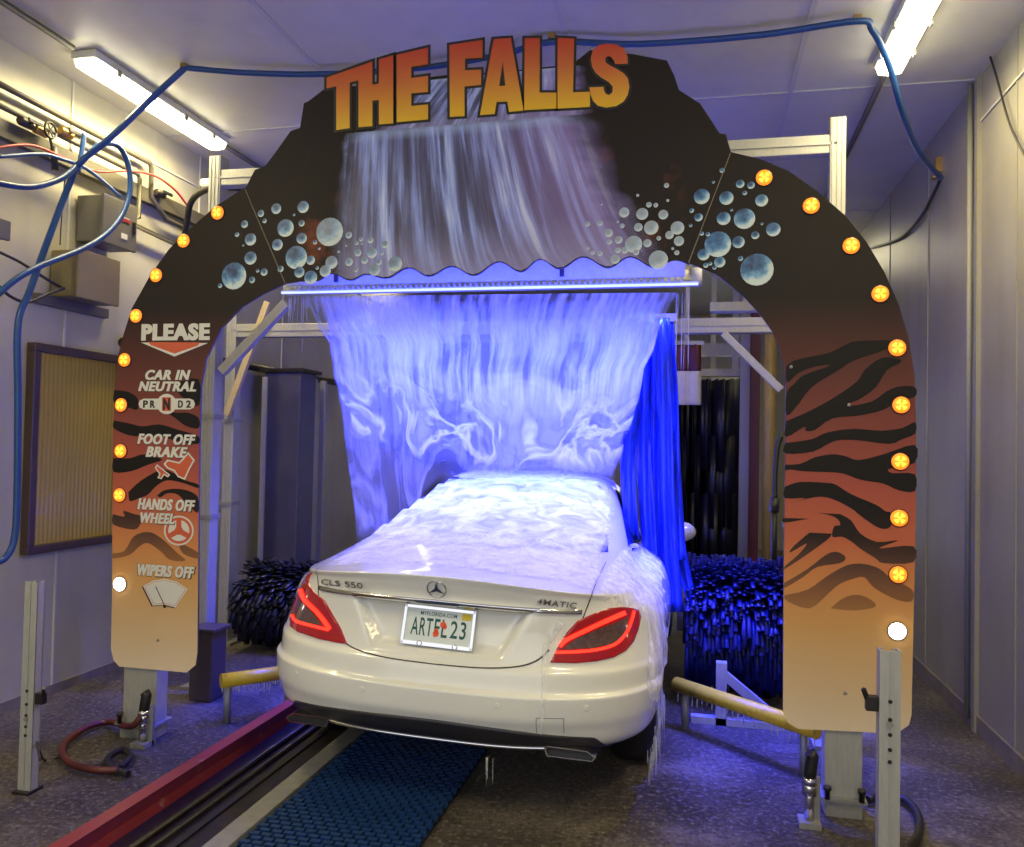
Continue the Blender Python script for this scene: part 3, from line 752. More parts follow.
# printed waterfall
def fall_mat():
    t = NT('printed_waterfall'); uv = t.n('ShaderNodeUVMap', uv_map='uv'); s = t.n('ShaderNodeSeparateXYZ'); t.l(uv.outputs[0], s.inputs[0])
    u, v = s.outputs[0], s.outputs[1]
    mp = t.n('ShaderNodeMapping'); mp.inputs['Scale'].default_value = (30, 0.9, 1); t.l(uv.outputs[0], mp.inputs[0])
    n1 = t.n('ShaderNodeTexNoise', i_Scale=1.0, i_Detail=5.0, i_Roughness=0.6); t.l(mp.outputs[0], n1.inputs['Vector'])
    mp2 = t.n('ShaderNodeMapping'); mp2.inputs['Scale'].default_value = (9, 0.7, 1); t.l(uv.outputs[0], mp2.inputs[0])
    n2 = t.n('ShaderNodeTexNoise', i_Scale=1.0, i_Detail=2.0); t.l(mp2.outputs[0], n2.inputs['Vector'])
    st = t.math('MULTIPLY', t.maprange(n1.outputs[0], 0.33, 0.62), t.maprange(n2.outputs[0], 0.32, 0.60, 0.3, 1.0))
    c = t.ramp(st, [(0.0, rgb(54, 48, 66)), (0.3, rgb(88, 90, 134)), (0.65, rgb(146, 162, 234)), (1.0, rgb(214, 228, 255))]).outputs[0]
    c = t.mix(t.math('MULTIPLY', t.maprange(u, 0.45, 0.9), 0.65), c, rgb(160, 136, 210))      # violet spray on its right
    c = t.mix(t.math('MULTIPLY', t.maprange(v, 0.3, 0.0), 0.6), c, rgb(150, 142, 190))       # mist at its foot
    c = t.mix(t.math('MULTIPLY', t.maprange(v, 0.92, 0.985), 0.6), c, rgb(170, 190, 240))
    t.l(c, t.b.inputs['Base Color']); t.b.inputs['Roughness'].default_value = 0.38
    n3 = t.n('ShaderNodeTexNoise', i_Scale=7.0, i_Detail=5.0); t.l(uv.outputs[0], n3.inputs['Vector'])
    att = t.n('ShaderNodeAttribute', attribute_name='edge')
    a = t.maprange(t.math('ADD', att.outputs['Fac'], t.math('MULTIPLY', t.math('SUBTRACT', n3.outputs[0], 0.5), 0.6)), 0.15, 0.75)
    tr = t.n('ShaderNodeBsdfTransparent'); mx = t.n('ShaderNodeMixShader'); t.l(a, mx.inputs[0]); t.l(tr.outputs[0], mx.inputs[1]); t.l(t.b.outputs[0], mx.inputs[2]); t.l(mx.outputs[0], t.out.inputs[0])
    return t.m
def uv_patch(name, xl, xr, yt, yb, nu, nv, edge, m, d, parent):
    """printed patch on the sign, laid out between traced edges"""
    bm = NB(); uvl = bm.loops.layers.uv.new('uv'); el = bm.verts.layers.float.new('edge'); g = []
    for i in range(nu+1):
        u = i/nu; row = []
        for j in range(nv+1):
            v = j/nv; y = lerp(yb(u), yt(u), v); x = lerp(xl(v), xr(v), u)
            p = bm.verts.new(PY(x, y, AY-d)); p[el] = edge(u, v); row.append((p, u, v))
        g.append(row)
    for i in range(nu):
        for j in range(nv):
            q = (g[i][j], g[i+1][j], g[i+1][j+1], g[i][j+1]); f = bm.faces.new([a[0] for a in q])
            for lp, a in zip(f.loops, q): lp[uvl].uv = (a[1], a[2])
    return obj(name, bm, m, parent, recalc=False)
def wy(x):
    E_ = wave_edge()
    for a, b in zip(E_, E_[1:]):
        if b[0] <= x <= a[0]: return lerp(b[1], a[1], (x-b[0])/max(1e-6, a[0]-b[0]))
    return 266
M['fall'] = fall_mat()
uv_patch('waterfall_print', lambda v: lerp(322, 338, v), lambda v: lerp(684, 606, v**0.7), lambda u: lerp(134, 112, u), lambda u: wy(lerp(322, 684, u))-1.2, 60, 16,
         lambda u, v: min(1, u/0.10, (1-u)/0.22)*min(1.0, (1-v)/0.03+0.6), M['fall'], 0.0015, arch)
uv_patch('waterfall_print', lambda v: lerp(365, 415, v), lambda v: lerp(600, 588, v), lambda u: lerp(80, 63, u)+1.5, lambda u: lerp(132, 113, u), 40, 8,
         lambda u, v: min(1, u/0.12, (1-u)/0.15)*1.0, M['fall'], 0.0013, arch)
# tiger stripes
def stripe_mat():
    t = NT('tiger_stripe_print'); g = t.n('ShaderNodeNewGeometry'); sx = t.n('ShaderNodeSeparateXYZ'); t.l(g.outputs['Position'], sx.inputs[0])
    z = t.maprange(sx.outputs[2], 0.75, 1.6)
    c = t.ramp(z, [(0.0, rgb(204, 158, 98)), (0.13, rgb(170, 124, 76)), (0.26, rgb(140, 96, 66)), (0.40, rgb(96, 68, 58)), (0.56, rgb(48, 38, 36)), (0.75, rgb(32, 29, 29))]).outputs[0]
    t.l(c, t.b.inputs['Base Color']); t.b.inputs['Roughness'].default_value = 0.5; t.b.inputs['Specular IOR Level'].default_value = 0.15; return t.m
M['stripe'] = stripe_mat()
def sc(o, k): return lambda pts: [(o[0]+x/k, o[1]+y/k) for x, y in pts]
PA, PB = sc((770, 340), 5.294), sc((770, 480), 5.294)
PC, PD, PE = sc((105, 340), 7.7), sc((105, 440), 7.7), sc((105, 530), 7.7)
stripesR = [
 PA([(85, 140), (130, 108), (230, 85), (320, 65), (400, 25), (470, 5), (690, 5), (600, 55), (440, 110), (370, 155), (240, 235), (190, 285), (150, 340), (88, 400), (88, 280), (130, 230), (180, 185), (320, 135), (240, 140), (150, 175), (90, 225)]),
 PA([(85, 430), (200, 380), (330, 310), (460, 220), (500, 160), (590, 95), (680, 100), (690, 120), (620, 160), (560, 250), (480, 310), (420, 335), (420, 350), (540, 325), (620, 270), (690, 245), (768, 250), (768, 300), (680, 320), (600, 370), (470, 400), (330, 415), (240, 475), (190, 480), (180, 460), (82, 515)]),
 PA([(80, 545), (220, 525), (300, 490), (440, 470), (590, 480), (700, 465), (768, 435), (768, 495), (700, 525), (630, 550), (460, 530), (340, 535), (230, 590), (80, 600)]),
 PA([(80, 660), (160, 655), (240, 620), (330, 605), (400, 615), (470, 635), (600, 605), (766, 555), (766, 650), (640, 680), (625, 690), (650, 705), (766, 710), (766, 800), (680, 795), (600, 760), (480, 740), (400, 710), (330, 700), (180, 695), (110, 685), (80, 690)]),
 PB([(78, 35), (160, 10), (300, 15), (350, 25), (430, 75), (560, 130), (610, 165), (640, 175), (640, 245), (580, 255), (480, 190), (430, 150), (330, 100), (240, 90), (100, 125), (190, 95), (78, 95)]),
 PB([(75, 190), (230, 150), (300, 152), (370, 180), (430, 215), (480, 285), (570, 328), (680, 318), (600, 350), (590, 362), (758, 350), (758, 435), (600, 440), (560, 415), (480, 365), (430, 325), (380, 300), (330, 300), (340, 245), (370, 240), (365, 215), (330, 190), (250, 175), (235, 185), (250, 210), (300, 235), (330, 250), (320, 300), (230, 370), (80, 470), (85, 450), (150, 395), (195, 335), (105, 385), (130, 345), (240, 250), (235, 225), (210, 205), (75, 225)]),
 PB([(75, 545), (200, 470), (290, 400), (340, 380), (380, 390), (400, 415), (370, 440), (250, 460), (180, 510), (80, 570)]),
 PB([(75, 610), (200, 580), (300, 510), (410, 450), (500, 445), (580, 470), (640, 520), (752, 580), (752, 640), (690, 640), (600, 600), (540, 560), (500, 515), (450, 520), (370, 550), (310, 600), (210, 680), (90, 640)]),
 PB([(320, 680), (380, 630), (450, 608), (520, 625), (560, 670), (450, 690)]),
]
stripesL = [
 PC([(70, 385), (180, 400), (250, 450), (250, 535), (180, 520), (70, 490)]),
 PC([(68, 620), (180, 640), (290, 665), (420, 650), (560, 690), (715, 740), (715, 800), (560, 780), (420, 740), (300, 740), (190, 735), (68, 680)]),
 PC([(460, 550), (560, 560), (640, 560), (720, 600), (720, 680), (620, 660), (540, 600)]),
 PC([(560, 330), (720, 300), (725, 500), (640, 470), (560, 400)]),
 PD([(65, 140), (190, 140), (300, 110), (440, 150), (330, 190), (200, 240), (65, 245)]),
 PD([(180, 400), (280, 310), (430, 230), (520, 250), (620, 310), (715, 340), (715, 370), (600, 330), (480, 310), (400, 350), (330, 420), (260, 450), (190, 470)]),
 PD([(400, 430), (450, 390), (540, 375), (640, 390), (715, 440), (715, 560), (640, 500), (560, 420), (480, 410), (430, 440)]),
 PD([(62, 570), (150, 590), (140, 545), (230, 572), (290, 590), (270, 650), (220, 690), (62, 650)]),
 PE([(58, 180), (150, 160), (220, 50), (330, 15), (430, 60), (560, 180), (620, 235), (500, 230), (430, 165), (330, 100), (260, 130), (190, 190), (58, 220)]),
 PE([(560, 90), (712, 170), (712, 220), (600, 180)]),
]
def flat_poly(bm, pts2, d, mi=0, smooth=True):
    p2 = smooth2(pts2+[pts2[0]], 3)[:-1] if smooth else pts2
    P = A_(p2, d); V = [bm.verts.new(p) for p in P]
    for t in tessellate_polygon([P]):
        try:
            f = bm.faces.new([V[i] for i in t]); f.material_index = mi
            if f.normal.length < 0: pass
        except ValueError: pass
for sset in (stripesL, stripesR):
    bm = NB()
    for s in sset: flat_poly(bm, s, 0.0012)
    obj('tiger_stripe_print', bm, M['stripe'], arch)
# bubbles
def bubble_mat():
    t = NT('bubble_print'); uv = t.n('ShaderNodeUVMap', uv_map='uv'); s = t.n('ShaderNodeSeparateXYZ'); t.l(uv.outputs[0], s.inputs[0])
    att = t.n('ShaderNodeAttribute', attribute_name='pale')
    r = t.math('SQRT', t.math('ADD', t.math('MULTIPLY', s.outputs[0], s.outputs[0]), t.math('MULTIPLY', s.outputs[1], s.outputs[1])))
    ln = t.math('ADD', t.math('MULTIPLY', s.outputs[1], -0.35), t.math('MULTIPLY', s.outputs[0], 0.2))
    g = t.n('ShaderNodeNewGeometry'); n1 = t.n('ShaderNodeTexNoise', i_Scale=34.0, i_Detail=3.0); t.l(g.outputs['Position'], n1.inputs['Vector'])
    f = t.math('ADD', t.math('ADD', t.math('MULTIPLY', r, 0.45), ln), t.math('MULTIPLY', n1.outputs[0], 0.75))
    c = t.ramp(f, [(0.30, rgb(26, 56, 98)), (0.52, rgb(58, 108, 162)), (0.76, rgb(120, 170, 210)), (0.96, rgb(206, 222, 226))]).outputs[0]
    c = t.mix(t.math('MULTIPLY', att.outputs['Fac'], 0.55), c, rgb(196, 204, 212))
    t.l(c, t.b.inputs['Base Color']); t.b.inputs['Roughness'].default_value = 0.38; return t.m
bF = [(603,288,62),(398,270,38),(480,172,26),(355,180,23),(283,202,15),(300,236,10),(207,252,16),(172,300,10),(235,323,26),(235,410,28),(158,493,57),(360,348,25),(473,248,14),(473,318,24),(448,407,50),(515,420,20),(462,475,24),(515,500,30),(612,430,28),(583,470,26),(298,475,16),(268,468,8),(242,511,14),(93,538,10),(535,336,10),(692,303,15),(749,322,10),(793,326,14),(735,385,16),(800,385,24),(861,347,16),(693,428,18),(766,420,16),(832,428,14),(908,437,33),(812,465,26),(730,340,9),(846,388,8),(725,464,10),(645,380,6),(437,208,6),(201,350,5),(375,460,14),(545,455,8),(555,365,6),(680,352,5),(752,342,6)]
bG = [(613,170,37),(728,177,33),(792,111,20),(842,117,18),(813,153,11),(892,188,30),(715,272,32),(812,273,50),(946,323,34),(862,350,19),(784,382,29),(688,392,62),(870,510,78),(622,440,28),(697,475,26),(793,458,12),(708,48,12),(667,102,7),(598,266,20),(566,235,11),(449,118,12),(367,208,13),(399,210,11),(434,254,23),(252,244,24),(336,251,28),(318,313,20),(378,315,34),(500,316,32),(463,349,20),(507,377,24),(497,431,12),(296,392,40),(360,387,19),(226,372,18),(180,340,20),(140,294,13),(81,298,12),(243,306,11),(413,364,11),(183,381,12),(255,420,16),(223,420,13),(308,430,14),(210,462,22),(411,465,45),(140,435,12),(105,432,10),(82,410,8),(641,345,10),(613,342,10),(752,232,7),(893,296,7),(561,304,8),(315,164,7),(223,287,6),(147,207,5),(478,412,7),(455,188,7),(672,500,10),(653,482,9),(632,490,12)]
bm = NB(); uvl = bm.loops.layers.uv.new('uv'); pl = bm.verts.layers.float.new('pale')
allb = [(200+x/4.6545, 170+y/4.6545, r/4.6545, 0.0 if x < 560 else 0.6) for x, y, r in bF] + [(570+x/4.6545, 160+y/4.6545, r/4.6545, 0.0 if x > 530 else 1.0) for x, y, r in bG]
allb.sort(key=lambda b: -b[2])
for k, (x, y, r, pale) in enumerate(allb):
    c = PY(x, y, AY-0.0018-k*0.000004); R_ = (PY(x+r, y, AY)-PY(x-r, y, AY)).length/2
    cv = bm.verts.new(c); cv[pl] = pale; ring = []
    for q in range(20):
        a = 2*math.pi*q/20; v = bm.verts.new(c+Vector((math.cos(a)*R_, 0, math.sin(a)*R_))); v[pl] = pale; ring.append((v, math.cos(a), math.sin(a)))
    for q in range(20):
        a, b = ring[q], ring[(q+1) % 20]; f = bm.faces.new((cv, a[0], b[0]))
        for lp, uvv in zip(f.loops, ((0, 0), a[1:], b[1:])): lp[uvl].uv = uvv
obj('bubble_print', bm, bubble_mat(), arch, recalc=False)
# the big title letters
def q6(pts): return [(315+x/6.0235, 20+y/6.0235) for x, y in pts]
def q7(pts): return [(475+x/6.0235, 20+y/6.0235) for x, y in pts]
LET = [
 (q6([(70, 347), (345, 250), (345, 390), (385, 383), (385, 238), (470, 212), (470, 622), (385, 628), (385, 480), (345, 485), (345, 638), (262, 645), (262, 362), (208, 375), (208, 650), (128, 662), (128, 398), (70, 412)]), None),
 (q6([(492, 210), (680, 165), (680, 266), (579, 281), (579, 350), (680, 336), (680, 432), (579, 441), (579, 518), (680, 508), (680, 598), (492, 615)]), None),
 (q6([(810, 150), (1008, 120), (1008, 225), (903, 232), (903, 303), (1000, 298), (1000, 390), (900, 400), (900, 578), (812, 583)]), None),
 (q7([(112, 115), (215, 108), (290, 530), (290, 545), (205, 553), (195, 490), (130, 492), (118, 565), (30, 572)]), q7([(167, 250), (145, 398), (183, 395)])),
 (q7([(300, 110), (390, 108), (388, 437), (490, 437), (490, 532), (296, 542)]), None),
 (q7([(498, 108), (597, 112), (590, 435), (692, 432), (692, 522), (497, 533)]), None),
 (q7([(920, 262), (918, 215), (895, 170), (855, 148), (800, 142), (745, 150), (710, 180), (697, 230), (705, 280), (725, 315), (760, 345), (805, 372), (830, 400), (828, 435), (808, 452), (788, 445), (775, 420), (775, 402), (690, 405), (695, 445), (710, 485), (740, 515), (790, 527), (850, 518), (895, 490), (920, 450), (930, 400), (920, 350), (895, 320), (855, 295), (810, 272), (787, 255), (785, 230), (800, 217), (820, 220), (838, 245), (842, 265)]), None)]
def offset_poly(p, d):
    n = len(p); area = sum(p[i][0]*p[(i+1) % n][1]-p[(i+1) % n][0]*p[i][1] for i in range(n)); sg = 1 if area > 0 else -1; out = []
    for i in range(n):
        a, b, c = p[i-1], p[i], p[(i+1) % n]
        d1 = Vector((b[0]-a[0], b[1]-a[1])).normalized(); d2 = Vector((c[0]-b[0], c[1]-b[1])).normalized()
        n1 = Vector((d1.y, -d1.x))*sg; n2 = Vector((d2.y, -d2.x))*sg; k = 1+n1.dot(n2)
        mv = (n1+n2)/max(k, 0.45)*d; out.append((b[0]+mv.x, b[1]+mv.y))
    return out
def title_mat():
    t = NT('red_to_yellow_letter_print'); tc = t.n('ShaderNodeTexCoord'); s = t.n('ShaderNodeSeparateXYZ'); t.l(tc.outputs['Generated'], s.inputs[0])
    c = t.ramp(s.outputs[2], [(0.0, rgb(236, 190, 40)), (0.25, rgb(226, 160, 48)), (0.6, rgb(208, 112, 52)), (1.0, rgb(196, 66, 44))]).outputs[0]
    t.l(c, t.b.inputs['Base Color']); t.b.inputs['Roughness'].default_value = 0.4; return t.m
M['title'] = title_mat(); M['sign_black'] = mat('sign_black', rgb(40, 37, 36), 0.4)
for lp, hole in LET:
    bm = NB(); poly_prism(bm, A_(lp, 0.008), (0, 0.006, 0), holes=[A_(hole, 0.008)] if hole else ()); le = obj('title_letter', bm, M['title'], arch)
    bm = NB(); poly_prism(bm, A_(offset_poly(lp, 2.5), 0.004), (0, 0.0037, 0)); obj('letter_outline', bm, M['sign_black'], le)
# instructions on the left leg
M['print_white'] = mat('white_print', rgb(214, 214, 208), 0.5); M['print_orange'] = mat('orange_print_panel', rgb(204, 92, 58), 0.5)
txt_parts = []
def sign_text(bm, txt, x0, x1, y0, y1, shear=0.25, weight=0.035, d=0.002, mi=0, outline=True):
    c = PY((x0+x1)/2, (y0+y1)/2, AY-d); w = PY(x1, (y0+y1)/2, AY).x-PY(x0, (y0+y1)/2, AY).x; h = PY((x0+x1)/2, y0, AY).z-PY((x0+x1)/2, y1, AY).z
    if outline: place_text(bm, txt, c+Vector((0.0015, 0.0004, -0.0015)), (1, 0, 0), (0, 0, 1), w*1.03, h*1.10, weight=weight*1.5, shear=shear, mi=1)
    for k, sx in enumerate((-1, 0, 1)): place_text(bm, txt, c+Vector((sx*h*0.035, -0.00005*k, 0)), (1, 0, 0), (0, 0, 1), w-h*0.07, h, weight=weight, shear=shear, mi=mi)
WB = [M['print_white'], M['sign_black'], M['print_orange'], M['sign_black']]
def lettering(items, extra=None):
    bm = NB()
    for it in items: sign_text(bm, *it)
    if extra: extra(bm)
    o = obj('instruction_lettering', bm, WB, arch, recalc=False)
    return o
def arrow(bm):
    flat_poly(bm, [(141, 342.5), (208, 343), (174.5, 356.5)], 0.0016, 0, False); flat_poly(bm, [(148, 342), (200, 342.4), (198, 345.5), (174.5, 353.6), (151, 345.2)], 0.0019, 2, False)
lettering([('PLEASE', 141, 209.5, 323.5, 340.5, 0.0, 0.045, 0.0023)], arrow)
def pill(bm):
    ring = [(138.5+5.4, 398.6), (190, 398.6), (193.6, 400.3), (195, 404), (193.6, 407.7), (190, 409.4), (143.5, 409.4), (139.9, 407.7), (138.5, 404), (139.9, 400.3)]
    flat_poly(bm, ring, 0.0017, 0, False)
    flat_poly(bm, [(166.7+9.8*math.cos(a), 404+10.2*math.sin(a)) for a in [2*math.pi*k/24 for k in range(24)]], 0.0019, 0, False)
    flat_poly(bm, [(162, 397.2), (171, 397.2), (171, 411), (162, 411)], 0.0021, 2, False)
    for tx, a, b in (('P', 143, 148), ('R', 150, 155.2), ('D', 178, 183), ('2', 186, 191)): sign_text(bm, tx, a, b, 400.4, 407.8, 0, 0.03, 0.0024, 1, False)
    sign_text(bm, 'N', 163, 170, 398.2, 410, 0, 0.03, 0.0026, 1, False)
lettering([('CAR IN', 145, 190.5, 369.8, 380), ('NEUTRAL', 138, 196, 381.4, 391.4)], pill)
def ringlist(cx, cy, r, n=24): return [(cx+r*math.cos(2*math.pi*k/n), cy+r*math.sin(2*math.pi*k/n)) for k in range(n)]
def shoe(bm):
    s = PD([(450, 185), (480, 150), (570, 170), (592, 148), (640, 92), (692, 155), (655, 220), (615, 308), (560, 285), (530, 240), (480, 220)])
    flat_poly(bm, s, 0.0016, 0, False); flat_poly(bm, offset_poly(s, -1.5), 0.0019, 2, False)
    s = PD([(400, 186), (502, 268), (485, 288), (455, 270), (435, 302), (402, 292), (418, 262), (383, 215)])
    flat_poly(bm, s, 0.0016, 0, False); flat_poly(bm, offset_poly(s, -1.2), 0.0019, 2, False)
lettering([('FOOT OFF', 137, 195.5, 434, 444.6), ('BRAKE', 145.5, 187.5, 446.7, 457.3)], shoe)
def swheel(bm):
    cx, cy = 178.8, 530.6
    flat_poly(bm, ringlist(cx, cy, 15), 0.0014, 0, False); flat_poly(bm, ringlist(cx, cy, 13.3), 0.0016, 2, False)
    for k in range(3):
        a0 = math.radians(90+k*120)
        seg = [(cx+10.6*math.cos(a0+t), cy+10.6*math.sin(a0+t)) for t in [math.radians(-46+92*j/8) for j in range(9)]] + [(cx+4.6*math.cos(a0+math.radians(25)), cy+4.6*math.sin(a0+math.radians(25))), (cx+4.6*math.cos(a0-math.radians(25)), cy+4.6*math.sin(a0-math.radians(25)))]
        flat_poly(bm, seg, 0.0019, 0, False)
lettering([('HANDS OFF', 137, 195, 499, 510.6), ('WHEEL', 140, 174.5, 513, 523.6, 0.25, 0.03, 0.0026)], swheel)
def wiper(bm):
    s = PE([(293, 432), (370, 390), (460, 376), (550, 396), (637, 456), (542, 597), (460, 575), (368, 583)])
    flat_poly(bm, [(x-1.2, y+0.8) for x, y in s], 0.0014, 1, False); flat_poly(bm, s, 0.0017, 0, False)
    flat_poly(bm, offset_poly(s, -1.3), 0.0019, 2, False); flat_poly(bm, offset_poly(s, -1.7), 0.0021, 0, False)
    flat_poly(bm, line_poly(PE([(390, 435), (458, 582)]), 0.9), 0.0024, 1, False); flat_poly(bm, ringlist(164.5, 606.5, 1.6, 10), 0.0025, 1, False)
lettering([('WIPERS OFF', 137, 194.5, 565.2, 577)], wiper)
# marker lights
def amber_mat():
    t = NT('amber_marker_lens'); tc = t.n('ShaderNodeTexCoord'); s = t.n('ShaderNodeSeparateXYZ'); t.l(tc.outputs['Object'], s.inputs[0])
    an = t.math('ARCTAN2', s.outputs[2], s.outputs[0]); f = t.math('ABSOLUTE', t.math('SINE', t.math('MULTIPLY', an, 2.0)))
    r = t.math('SQRT', t.math('ADD', t.math('MULTIPLY', s.outputs[0], s.outputs[0]), t.math('MULTIPLY', s.outputs[2], s.outputs[2])))
    f = t.math('MULTIPLY', t.maprange(f, 0.1, 0.8), t.maprange(r, 0.029, 0.022))
    c = t.ramp(f, [(0.0, (1.0, 0.19, 0.015)), (0.5, (1.0, 0.36, 0.02)), (1.0, (1.0, 0.72, 0.06))]).outputs[0]
    t.l(c, t.b.inputs['Emission Color']); t.b.inputs['Emission Strength'].default_value = 1.5; t.b.inputs['Base Color'].default_value = (0.8, 0.25, 0.02, 1); t.b.inputs['Roughness'].default_value = 0.25
    return t.m
M['amber'] = amber_mat(); M['whiteled'] = emit('white_marker_lens', (1.0, 0.97, 0.88, 1), 14.0)
AL = [(218, 213), (184, 241), (156.5, 275.5), (136.5, 316), (125, 360), (121.5, 405), (121, 451), (120, 495)]
AR = [(764, 178), (811, 206), (851, 246), (880, 294), (897, 348), (901, 405), (900, 461.5), (899, 518), (898, 574.5)]
def lens_mesh(R):
    bm = NB(); lathe(bm, [(R, 0.0), (R, 0.006), (R*0.85, 0.012), (R*0.4, 0.015)], (0, 0, 0), (0, -1, 0), 28); me = bpy.data.meshes.new('lens'); bmesh.ops.recalc_face_normals(bm, faces=bm.faces); bm.to_mesh(me); bm.free(); return me
am = lens_mesh(0.036); am.materials.append(M['amber']); wm = lens_mesh(0.036); wm.materials.append(M['whiteled'])
rimbm = NB(); lathe(rimbm, [(0.040, 0), (0.040, 0.004), (0.036, 0.005)], (0, 0, 0), (0, -1, 0), 28); rim_me = bpy.data.meshes.new('bezel'); rimbm.to_mesh(rim_me); rimbm.free(); rim_me.materials.append(M['sign_black'])
def marker(x, y, white=False):
    o = bpy.data.objects.new('marker_light', wm if white else am); COL.objects.link(o); o.parent = arch; o.location = PY(x, y, AY-0.001)-arch.location
    if white: o['label'] = 'white marker light near the foot of the panel'
    b = bpy.data.objects.new('bezel', rim_me); COL.objects.link(b); b.parent = o
for p in AL+AR: marker(*p)
marker(120, 584, True); marker(897, 631, True)
# posts that carry the arch
for (x0, x1, yb, ytop) in ((139, 175, 737, 400), (823, 864, 822, 500)):
    a = PY((x0+x1)/2, ytop, AY+0.08); w = PY(x1, yb-30, AY).x-PY(x0, yb-30, AY).x
    bm = NB(); box(bm, (a.x, AY+TH+0.05, a.z/2), (w*0.93, 0.10, a.z), bev=0.006); po = obj('post', bm, M['alu'], arch)
    bm = NB(); box(bm, (a.x, AY+0.06, 0.075), (w*1.12, 0.16, 0.015)); box(bm, (a.x, AY+0.06, 0.033), (w*0.9, 0.13, 0.066)); bp = obj('base_plate', bm, M['steel'], po)
    for sx in (-1, 1):
        bm = NB(); lathe(bm, [(0.012, 0.08), (0.012, 0.12), (0.018, 0.12), (0.018, 0.135)], (a.x+sx*w*0.42, AY-0.02, 0), (0, 0, 1), 8); obj('anchor_bolt', bm, M['dark_steel'], bp)

# ------------------------------------------------------------------ GANTRY, MANIFOLD, WATER
GY = 4.82
gl, gr = PY(211, 430, GY), PY(836, 200, GY)
def gantry(y, xl, xr, ztop, zbeam, label, m=M['alu']):
    t = thing('gantry_frame', label, 'frame', ((xl+xr)/2, y, 0), 'gantry frames over the lane')
    for x in (xl, xr):
        bm = NB(); box(bm, (x, y, ztop/2), (0.085, 0.10, ztop), bev=0.006)
        for k in (-1, 0, 1): box(bm, (x+k*0.026, y-0.051, ztop/2), (0.010, 0.006, ztop*0.998))
        p = obj('post', bm, m, t)
        bm = NB(); box(bm, (x, y, 0.012), (0.2, 0.2, 0.024)); obj('base_plate', bm, M['steel'], p)
        for z in (1.1, 1.75):
            bm = NB(); box(bm, (x, y, z), (0.11, 0.12, 0.03)); obj('clamp', bm, M['steel'], p)
    bm = NB(); box(bm, ((xl+xr)/2, y, zbeam), (xr-xl, 0.085, 0.105), bev=0.006)
    box(bm, ((xl+xr)/2, y-0.045, zbeam), (xr-xl, 0.01, 0.012)); obj('beam', bm, m, t)
    return t
zb = PY(780, 149, GY).z
g1 = gantry(GY, gl.x, gr.x, PY(836, 120, GY).z, zb, 'pale metal gantry frame just behind the arch carrying the water bar')
G2Y = 5.9
g2x = PY(231, 450, G2Y).x; g2r = PY(792, 420, G2Y).x
g2 = gantry(G2Y, g2x, g2r, 2.75, PY(730, 326, G2Y).z, 'second metal gantry frame seen through the opening behind the blue strips')
bm = NB(); bar(bm, PY(723, 333, G2Y-0.09), PY(781, 390, G2Y-0.09), 0.03, 0.05, bev=0.004); obj('brace', bm, M['alu'], g2)
bm = NB(); bar(bm, PY(222, 372, GY-0.02), PY(287, 303, GY-0.02), 0.05, 0.06, bev=0.004); obj('brace', bm, M['alu'], g1)
bm = NB(); bar(bm, PY(227, 415, G2Y-0.09), PY(268, 302, G2Y-0.09), 0.04, 0.05, bev=0.004); b_ = obj('brace', bm, M['warm_tone'], g2); b_['label'] = 'yellowish diagonal brace'
bm = NB(); box(bm, (-1.3, 6.0, 2.395), (1.8, 0.08, 0.05)); [bar(bm, (x, 5.96, 2.40), (x, 5.90, 2.44), 0.03, 0.03) for x in (-2.0, -0.6)]; obj('light_bar', bm, M['alu'], g2)
bm = NB(); box(bm, (0.38, 4.72, 2.395), (0.62, 0.08, 0.05)); bar(bm, (0.68, 4.74, 2.40), (0.74, 4.80, 2.40), 0.03, 0.03); obj('light_bar', bm, M['alu'], g1)
# manifold
ml, mr = PY(287, 290, CURY), PY(700, 285, CURY)
mz = PY(500, 288, CURY).z
man = thing('water_bar', 'long spray bar behind the wavy sign edge feeding the water curtain', 'spray bar', ((ml.x+mr.x)/2, CURY, mz))
M['acrylic'] = mat('frosted_white_panel', rgb(190, 196, 220), 0.35, var=0.1, scale=40)
bm = NB(); box(bm, ((ml.x+mr.x)/2, CURY-0.15, mz+0.11), (mr.x-ml.x-0.16, 0.02, 0.20), bev=0.004); obj('face_panel', bm, M['acrylic'], man)
bm = NB(); tube(bm, [(ml.x+0.02, CURY, mz+0.04), (mr.x, CURY, mz+0.04)], 0.04, 16)
for x in (ml.x+0.03, mr.x-0.02): tube(bm, [(x-0.03, CURY, mz+0.04), (x+0.03, CURY, mz+0.04)], 0.052, 16)
obj('pipe', bm, M['white_plastic'], man)
bm = NB(); box(bm, ((ml.x+mr.x)/2, CURY-0.03, mz-0.008), (mr.x-ml.x, 0.10, 0.012))
n = 70
for k in range(n):
    x = lerp(ml.x+0.12, mr.x-0.1, k/(n-1)); box(bm, (x, CURY-0.09, mz+0.012), (0.012, 0.03, 0.03))
obj('drip_tray', bm, M['acrylic'], man)
bm = NB(); box(bm, ((ml.x+mr.x)/2, CURY+0.13, mz+0.14), (mr.x-ml.x-0.1, 0.09, 0.09)); obj('light_bar', bm, M['alu'], man)
M['led_blue'] = emit('pale_blue_led_strip', (0.42, 0.50, 1.0, 1), 1.6)
bm = NB(); box(bm, ((ml.x+mr.x)/2, CURY-0.085, mz-0.018), (mr.x-ml.x-0.02, 0.012, 0.012)); obj('led_strip', bm, M['led_blue'], man)
for x in (lerp(ml.x, mr.x, 0.16), lerp(ml.x, mr.x, 0.70)):
    bm = NB(); box(bm, (x, CURY-0.162, mz+0.05), (0.025, 0.012, 0.05)); obj('bracket', bm, M['dark_steel'], man)
